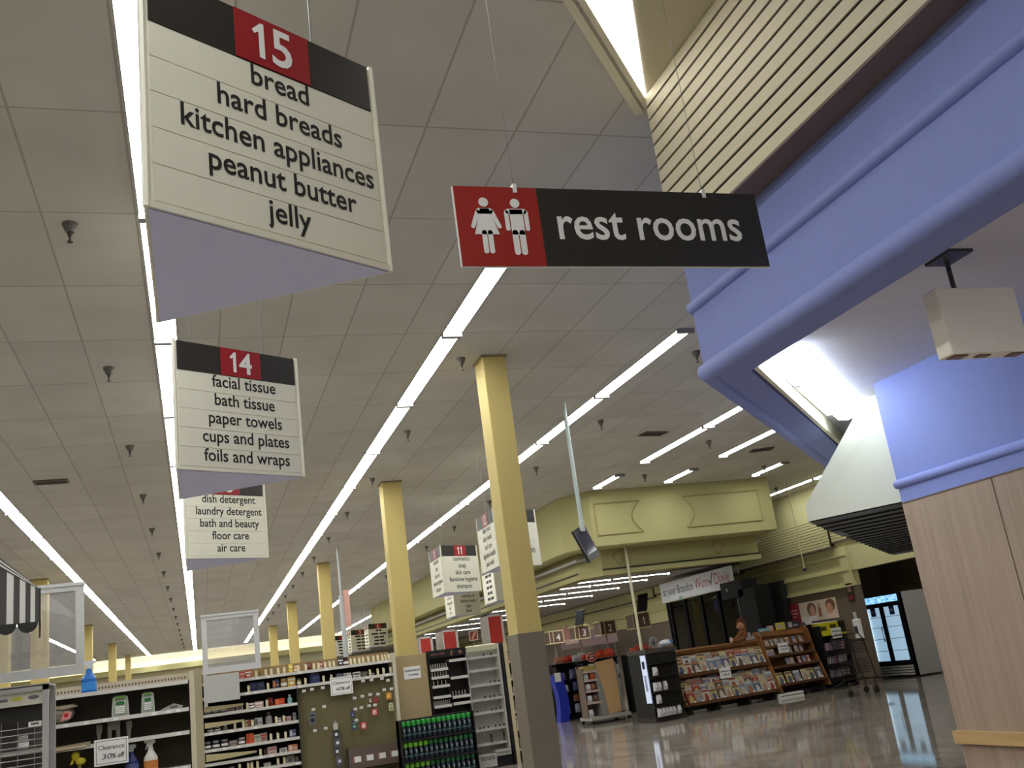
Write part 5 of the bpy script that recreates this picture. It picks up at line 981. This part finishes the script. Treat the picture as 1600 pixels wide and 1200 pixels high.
# ---- white wheeled display with a tan waisted back board
t = thing('wheeled_display', 'wheeled grey floor display with a waisted tan back board', 'display stand', (8.55, 21.25, 0), 0.1)
b = MB(); L_ = [(-0.02, 0.16), (-0.04, 0.45), (-0.05, 0.75), (-0.12, 1.0), (-0.16, 1.15), (-0.10, 1.32)] ; R_ = [(0.40, 1.34), (0.42, 1.0), (0.42, 0.7), (0.42, 0.20)]
L_ = [(0.10, 0.16), (0.08, 0.45), (0.04, 0.75), (-0.02, 1.0), (-0.06, 1.15), (-0.07, 1.30)]
b.sweep([(x, 0, z) for x, z in L_+R_], (0, 0.03, 0)); obj('back_board', b, M((196, 158, 112), 0.7), t)
b = MB(); b.sweep([(-0.08, 0.01, 0.16), (0.12, 0.01, 0.16), (0.0, 0.01, 1.0), (-0.1, 0.01, 1.28)], (0, 0.3, 0)); b.sweep([(0.40, 0.02, 0.18), (0.52, 0.02, 0.20), (0.50, 0.02, 0.7), (0.46, 0.02, 1.25), (0.40, 0.02, 1.3)], (0, 0.3, 0)); obj('side_wing', b, M((140, 138, 136), 0.4), t)
b = MB(); b.box(-0.42, -0.05, 0.30, 0.34, 0.15, 1.25); b.box(-0.42, -0.40, 0.02, 0.34, 0.15, 1.2); obj('side_rack', b, M((110, 92, 80), 0.5), t)
for z in (0.45, 0.70, 0.93, 1.12): b = MB(); b.box(-0.40, -0.06, 0.02, 0.3, z-0.02, z); b.box(-0.40, -0.06, 0.0, 0.02, z-0.025, z+0.02); obj('shelf', b, M((190, 170, 164), 0.5), t)
b = MB(); b.box(-0.38, -0.10, 0.0, 0.25, 1.14, 1.24); obj('topper', b, M((170, 150, 84), 0.5), t)
b = MB(); b.box(-0.4, 0.6, -0.08, 0.5, 0.08, 0.15); obj('base', b, M((170, 164, 156), 0.4), t)
for x, y in ((-0.36, -0.06), (0.56, -0.04), (-0.36, 0.45), (0.5, 0.45)): b = MB(); b.tube([(x, y-0.02, 0.04), (x, y+0.02, 0.04)], 0.04, 10); b.tube([(x, y, 0.04), (x, y, 0.1)], 0.012, 6); obj('caster', b, BLACK, t)
b = MB(); b.sweep([(-0.09+0.125*math.cos(k*math.pi/12), 0.1, 1.42+0.10*math.sin(k*math.pi/12)) for k in range(24)], (0, 0.012, 0)); obj('round_topper', b, M((196, 150, 140), 0.5), t)
b = MB(); b.sweep([(-0.09+0.108*math.cos(k*math.pi/12), 0.097, 1.42+0.083*math.sin(k*math.pi/12)) for k in range(24)], (0, 0.004, 0)); obj('round_red_face', b, M((140, 30, 34), 0.5), t)
b = MB(); b.box(-0.15, -0.03, 0.094, 0.097, 1.44, 1.465); b.box(-0.14, -0.04, 0.094, 0.097, 1.385, 1.415); obj('lettering', b, M((220, 190, 190), 0.5), t)
for i, (x, z, c) in enumerate(((-0.30, 0.452, (226, 226, 232)), (-0.16, 0.452, (120, 90, 76)), (-0.30, 0.702, (216, 216, 220)), (-0.18, 0.702, (150, 100, 80)), (-0.32, 0.932, (206, 206, 210)), (-0.16, 0.932, (200, 96, 50)), (-0.32, 0.152, (220, 220, 226)))):
    p = Vector((8.55, 21.25, 0))+Vector((x*math.cos(0.1)-0.03*math.sin(0.1), x*math.sin(0.1)+0.03, z))
    item('snack_pack', '%s pack on the shelves of the wheeled display, %s counted upward' % (cname(c), nth(i)), 'pack', pouch(0.12, 0.16, c, (110, 110, 120)), p.x, p.y, p.z, 'packs on the wheeled display', 0.1)
# ---- snack racks at the checkout ends
def snack_rack(x, y, w_, label, ndesc, rows, seed):
    r = random.Random(seed)
    t = thing('snack_rack', label, 'rack', (x, y, 0), 0.1)
    b = MB(); b.box(0, w_, 0.25, 0.5, 0, 1.36); b.box(0, 0.03, 0.0, 0.5, 0, 1.3); b.box(w_-0.03, w_, 0, 0.5, 0, 1.36); b.box(0, w_, 0.0, 0.5, 0, 0.1); obj('cabinet', b, M((18, 18, 20), 0.5), t)
    b = MB(); b.box(-0.02, w_+0.02, -0.03, 0.5, 1.34, 1.37); obj('top_shelf', b, BLACK, t)
    b = MB()
    for k in range(5): b.box(0.012, 0.03, -0.004, 0, 0.25+k*0.22, 0.28+k*0.22); b.box(w_-0.05, w_-0.02, -0.004, 0, 0.25+k*0.22, 0.28+k*0.22)
    obj('price_tag', b, PAPER, t)
    n = 0
    for z, cs in rows:
        for i, c in enumerate(cs):
            if c is None: continue
            px = 0.12+i*(w_-0.2)/max(1, len(cs)-1); p = Vector((x, y, 0))+Vector((px*math.cos(0.1)+0.0, px*math.sin(0.1)-0.10 if z < 1.3 else px*math.sin(0.1)+0.02, z))
            t2 = item('snack_bag', '%s snack bag, %s counted from the foot of the %s' % (cname(c), nth(n), ndesc), 'snack bag', pouch(0.19, 0.21 if z < 1.3 else 0.17, c, tuple(max(20, int(q*0.7)) for q in c)), p.x, p.y+r.uniform(-0.03, 0.03), p.z, 'snack bags on the '+ndesc, 0.1+r.uniform(-0.35, 0.35)); t2.scale = (r.uniform(0.85, 1.2), 1, r.uniform(0.75, 1.25)); n += 1
W_, RD, OR, BL_, TN = (206, 206, 212), (196, 52, 40), (216, 92, 40), (96, 96, 150), (170, 110, 84)
snack_rack(8.55, 24.1, 0.86, 'black snack rack with hanging white bags behind the nearest column', 'rack behind the nearest column', ((0.15, [(120, 124, 150), (206, 208, 220), None]), (0.42, [(90, 96, 140), TN, (150, 156, 190)]), (0.68, [(206, 210, 220), BL_, (120, 120, 160)]), (0.96, [(110, 100, 140), (126, 120, 160), (120, 100, 130)]), (1.375, [(190, 130, 100), OR, RD, W_, (186, 186, 194)])), 11)
snack_rack(9.05, 23.5, 0.98, 'black snack rack topped with orange snack bags behind the wheeled display', 'rack behind the wheeled display', ((0.95, [(150, 150, 170), (200, 200, 206), W_]), (0.62, [W_, None, (190, 186, 180)]), (1.375, [RD, OR, (96, 104, 130), OR, RD, OR, (210, 80, 60), RD])), 12)
snack_rack(10.10, 22.9, 0.95, 'black snack rack with cards and bags beside the coffee kiosk', 'rack beside the coffee kiosk', ((0.12, [(60, 110, 84), (190, 160, 90), (206, 204, 196)]), (0.62, [(150, 140, 110), (170, 160, 120), None]), (0.92, [(216, 210, 200), (150, 150, 130), (130, 140, 120)]), (1.375, [OR, RD, RD, OR, (200, 190, 180)])), 13)
b = MB(); b.use(M((28, 52, 176), 0.35)).sweep([(0.05*math.sin(k*0.5), 0, k*0.14) for k in range(9)]+[(0.24+0.05*math.sin(k*0.5), 0, k*0.14) for k in range(8, -1, -1)], (0, 0.3, 0)); b.use(PAPER).box(0.0, 0.16, -0.004, 0.0, 0.95, 1.16)
item('blue_display', 'curved bright blue cardboard display peeping from behind the nearest column', 'display', b, 8.30, 23.6, 0.0)
# ---- lit lane number boxes on poles
for n, x, y, lab in (('1', 9.92, 22.0, 'nearest, behind the cream pole'), ('2', 10.08, 24.5, 'second in the line of lane markers'), ('3', 9.92, 26.0, 'with a dark screen tilted above it'), ('4', 9.72, 27.6, 'farthest, beside the nearest column')):
    t = thing('lane_marker', 'brown box on a pole with checkout number %s, %s' % (n, lab), 'lane marker', (x, y, 0))
    b = MB(); b.box(0, 0.42, 0, 0.42, E+0.50, E+0.82); bx_ = obj('box', b, M((110, 82, 70), 0.5), t)
    b = MB()
    for z in (E+0.48, E+0.82): b.box(-0.02, 0.44, -0.02, 0.44, z, z+0.025)
    for px in (-0.01, 0.105, 0.425): b.box(px, px+0.02, -0.012, 0.0, E+0.5, E+0.82)
    obj('trim_frame', b, M((226, 214, 170), 0.5), t)
    b = MB(); number(b, n, 0.26, (0.27, -0.006, E+0.56), (1,0,0), (0,0,1)); obj('number', b, PAPER, bx_)
    b = MB(); b.tube([(0.21, 0.21, 0), (0.21, 0.21, E+0.5)], 0.025, 8); obj('pole', b, M((150, 146, 140), 0.4), t)
for x, y, lab in ((10.05, 22.0, 'dark flat screen tilted above the lane marker behind the cream pole'), (9.95, 26.0, 'dark flat screen tilted above the third lane marker')):
    t = thing('tilted_screen', lab, 'screen', (x, y, E+0.86), -0.9)
    b = MB(); b.sweep([(0, 0, 0.0), (0, 0.09, 0.04), (0, 0.26, 0.42), (0, 0.18, 0.40)], (0.24, 0, 0)); obj('casing', b, M((34, 34, 38), 0.5, spec=0.2), t)
    b = MB(); b.tube([(0.2, 0.06, -0.04), (0.2, 0.12, 0.2)], 0.015, 6); obj('bracket', b, DARK, t)
t = thing('checkout_banner', 'long purple-brown banner with food pictures behind the lane markers', 'banner', (13.3, 31.0, E+0.35))
b = MB(); b.box(0, 0.03, 0, 5.6, 0, 0.55); obj('board', b, M((116, 90, 92), 0.6), t)
b = MB(); b.use(M((170, 110, 100), 0.6)).sweep([(-0.002, 5.6, 0.3), (-0.002, 5.5, 0.95), (-0.002, 5.1, 0.75), (-0.002, 4.7, 0.9), (-0.002, 4.3, 0.7), (-0.002, 4.0, 0.3)], (0.01, 0, 0)); b.use(M((190, 160, 150), 0.6)).box(-0.004, -0.002, 3.6, 5.0, 0.18, 0.36); b.use(M((206, 186, 90), 0.6)).box(-0.004, -0.002, 0.6, 1.4, 0.30, 0.75); b.box(-0.004, -0.002, 2.6, 3.2, 0.4, 0.8); obj('picture', b, None, t)
b = MB(); b.tube([(0.015, 0.3, 0), (0.015, 0.3, -E-0.35)], 0.03, 6); b.tube([(0.015, 5.3, 0), (0.015, 5.3, -E-0.35)], 0.03, 6); obj('post', b, GREYMETAL, t)
# ---- red-fronted tall cases and hangings between the aisles and checkouts
for i, (x, y, w_, z0, z1, dp) in enumerate(((5.54, 26.0, 0.34, 2.0, 2.50, 0.5), (6.18, 26.0, 0.40, 2.0, 2.60, 0.9), (7.46, 26.0, 0.42, 2.0, 2.86, 0.8))):
    t = thing('red_case', 'tall white-framed case with red front panel, %s from the black cosmetics fixture' % nth(i), 'case', (x, y, 0), 0, 'red-fronted cases')
    b = MB(); b.box(0, w_, 0.02, dp, 0, z1); obj('body', b, M((150, 140, 132), 0.5), t)
    b = MB(); b.box(0, w_, 0, 0.02, z1-0.04, z1+0.01); b.box(w_-0.05, w_+0.01, 0, 0.02, 0, z1); b.box(0, 0.02, 0, 0.02, 0, z1); obj('frame', b, M((216, 206, 204), 0.5), t)
    b = MB(); b.box(0.02, w_-0.05, 0.005, 0.02, 1.0, z1-0.04); obj('red_panel', b, M((196, 60, 52), 0.5, var=0.12, scale=5), t)
t = thing('hanging_banner', 'dark blue banner hanging beside the red-fronted cases', 'banner', (9.0, 32.0, 2.74)); b = MB(); b.box(0, 0.26, 0, 0.02, 0, 0.6); obj('cloth', b, M((36, 48, 110), 0.7), t); b = MB(); b.tube([(0.13, 0.01, 0.6), (0.13, 0.01, E+1.94-2.74)], 0.01, 5); obj('cord', b, DARK, t)
t = thing('framed_picture', 'small red picture board on a thin post behind the cosmetics fixture', 'picture', (8.46, 31.9, 2.44)); b = MB(); b.box(0, 0.30, 0, 0.02, 0, 0.32); obj('frame', b, M((190, 180, 160), 0.5), t); b = MB(); b.use(M((130, 40, 36), 0.5)).box(0.03, 0.27, -0.004, 0, 0.03, 0.29); b.use(M((200, 150, 130), 0.5)).sweep([(0.06, -0.006, 0.06), (0.12, -0.006, 0.05), (0.24, -0.006, 0.25), (0.18, -0.006, 0.26)], (0, 0.002, 0)); obj('print', b, None, t); b = MB(); b.tube([(0.15, 0.03, 0), (0.15, 0.03, -2.44)], 0.015, 5); obj('post', b, GREYMETAL, t)
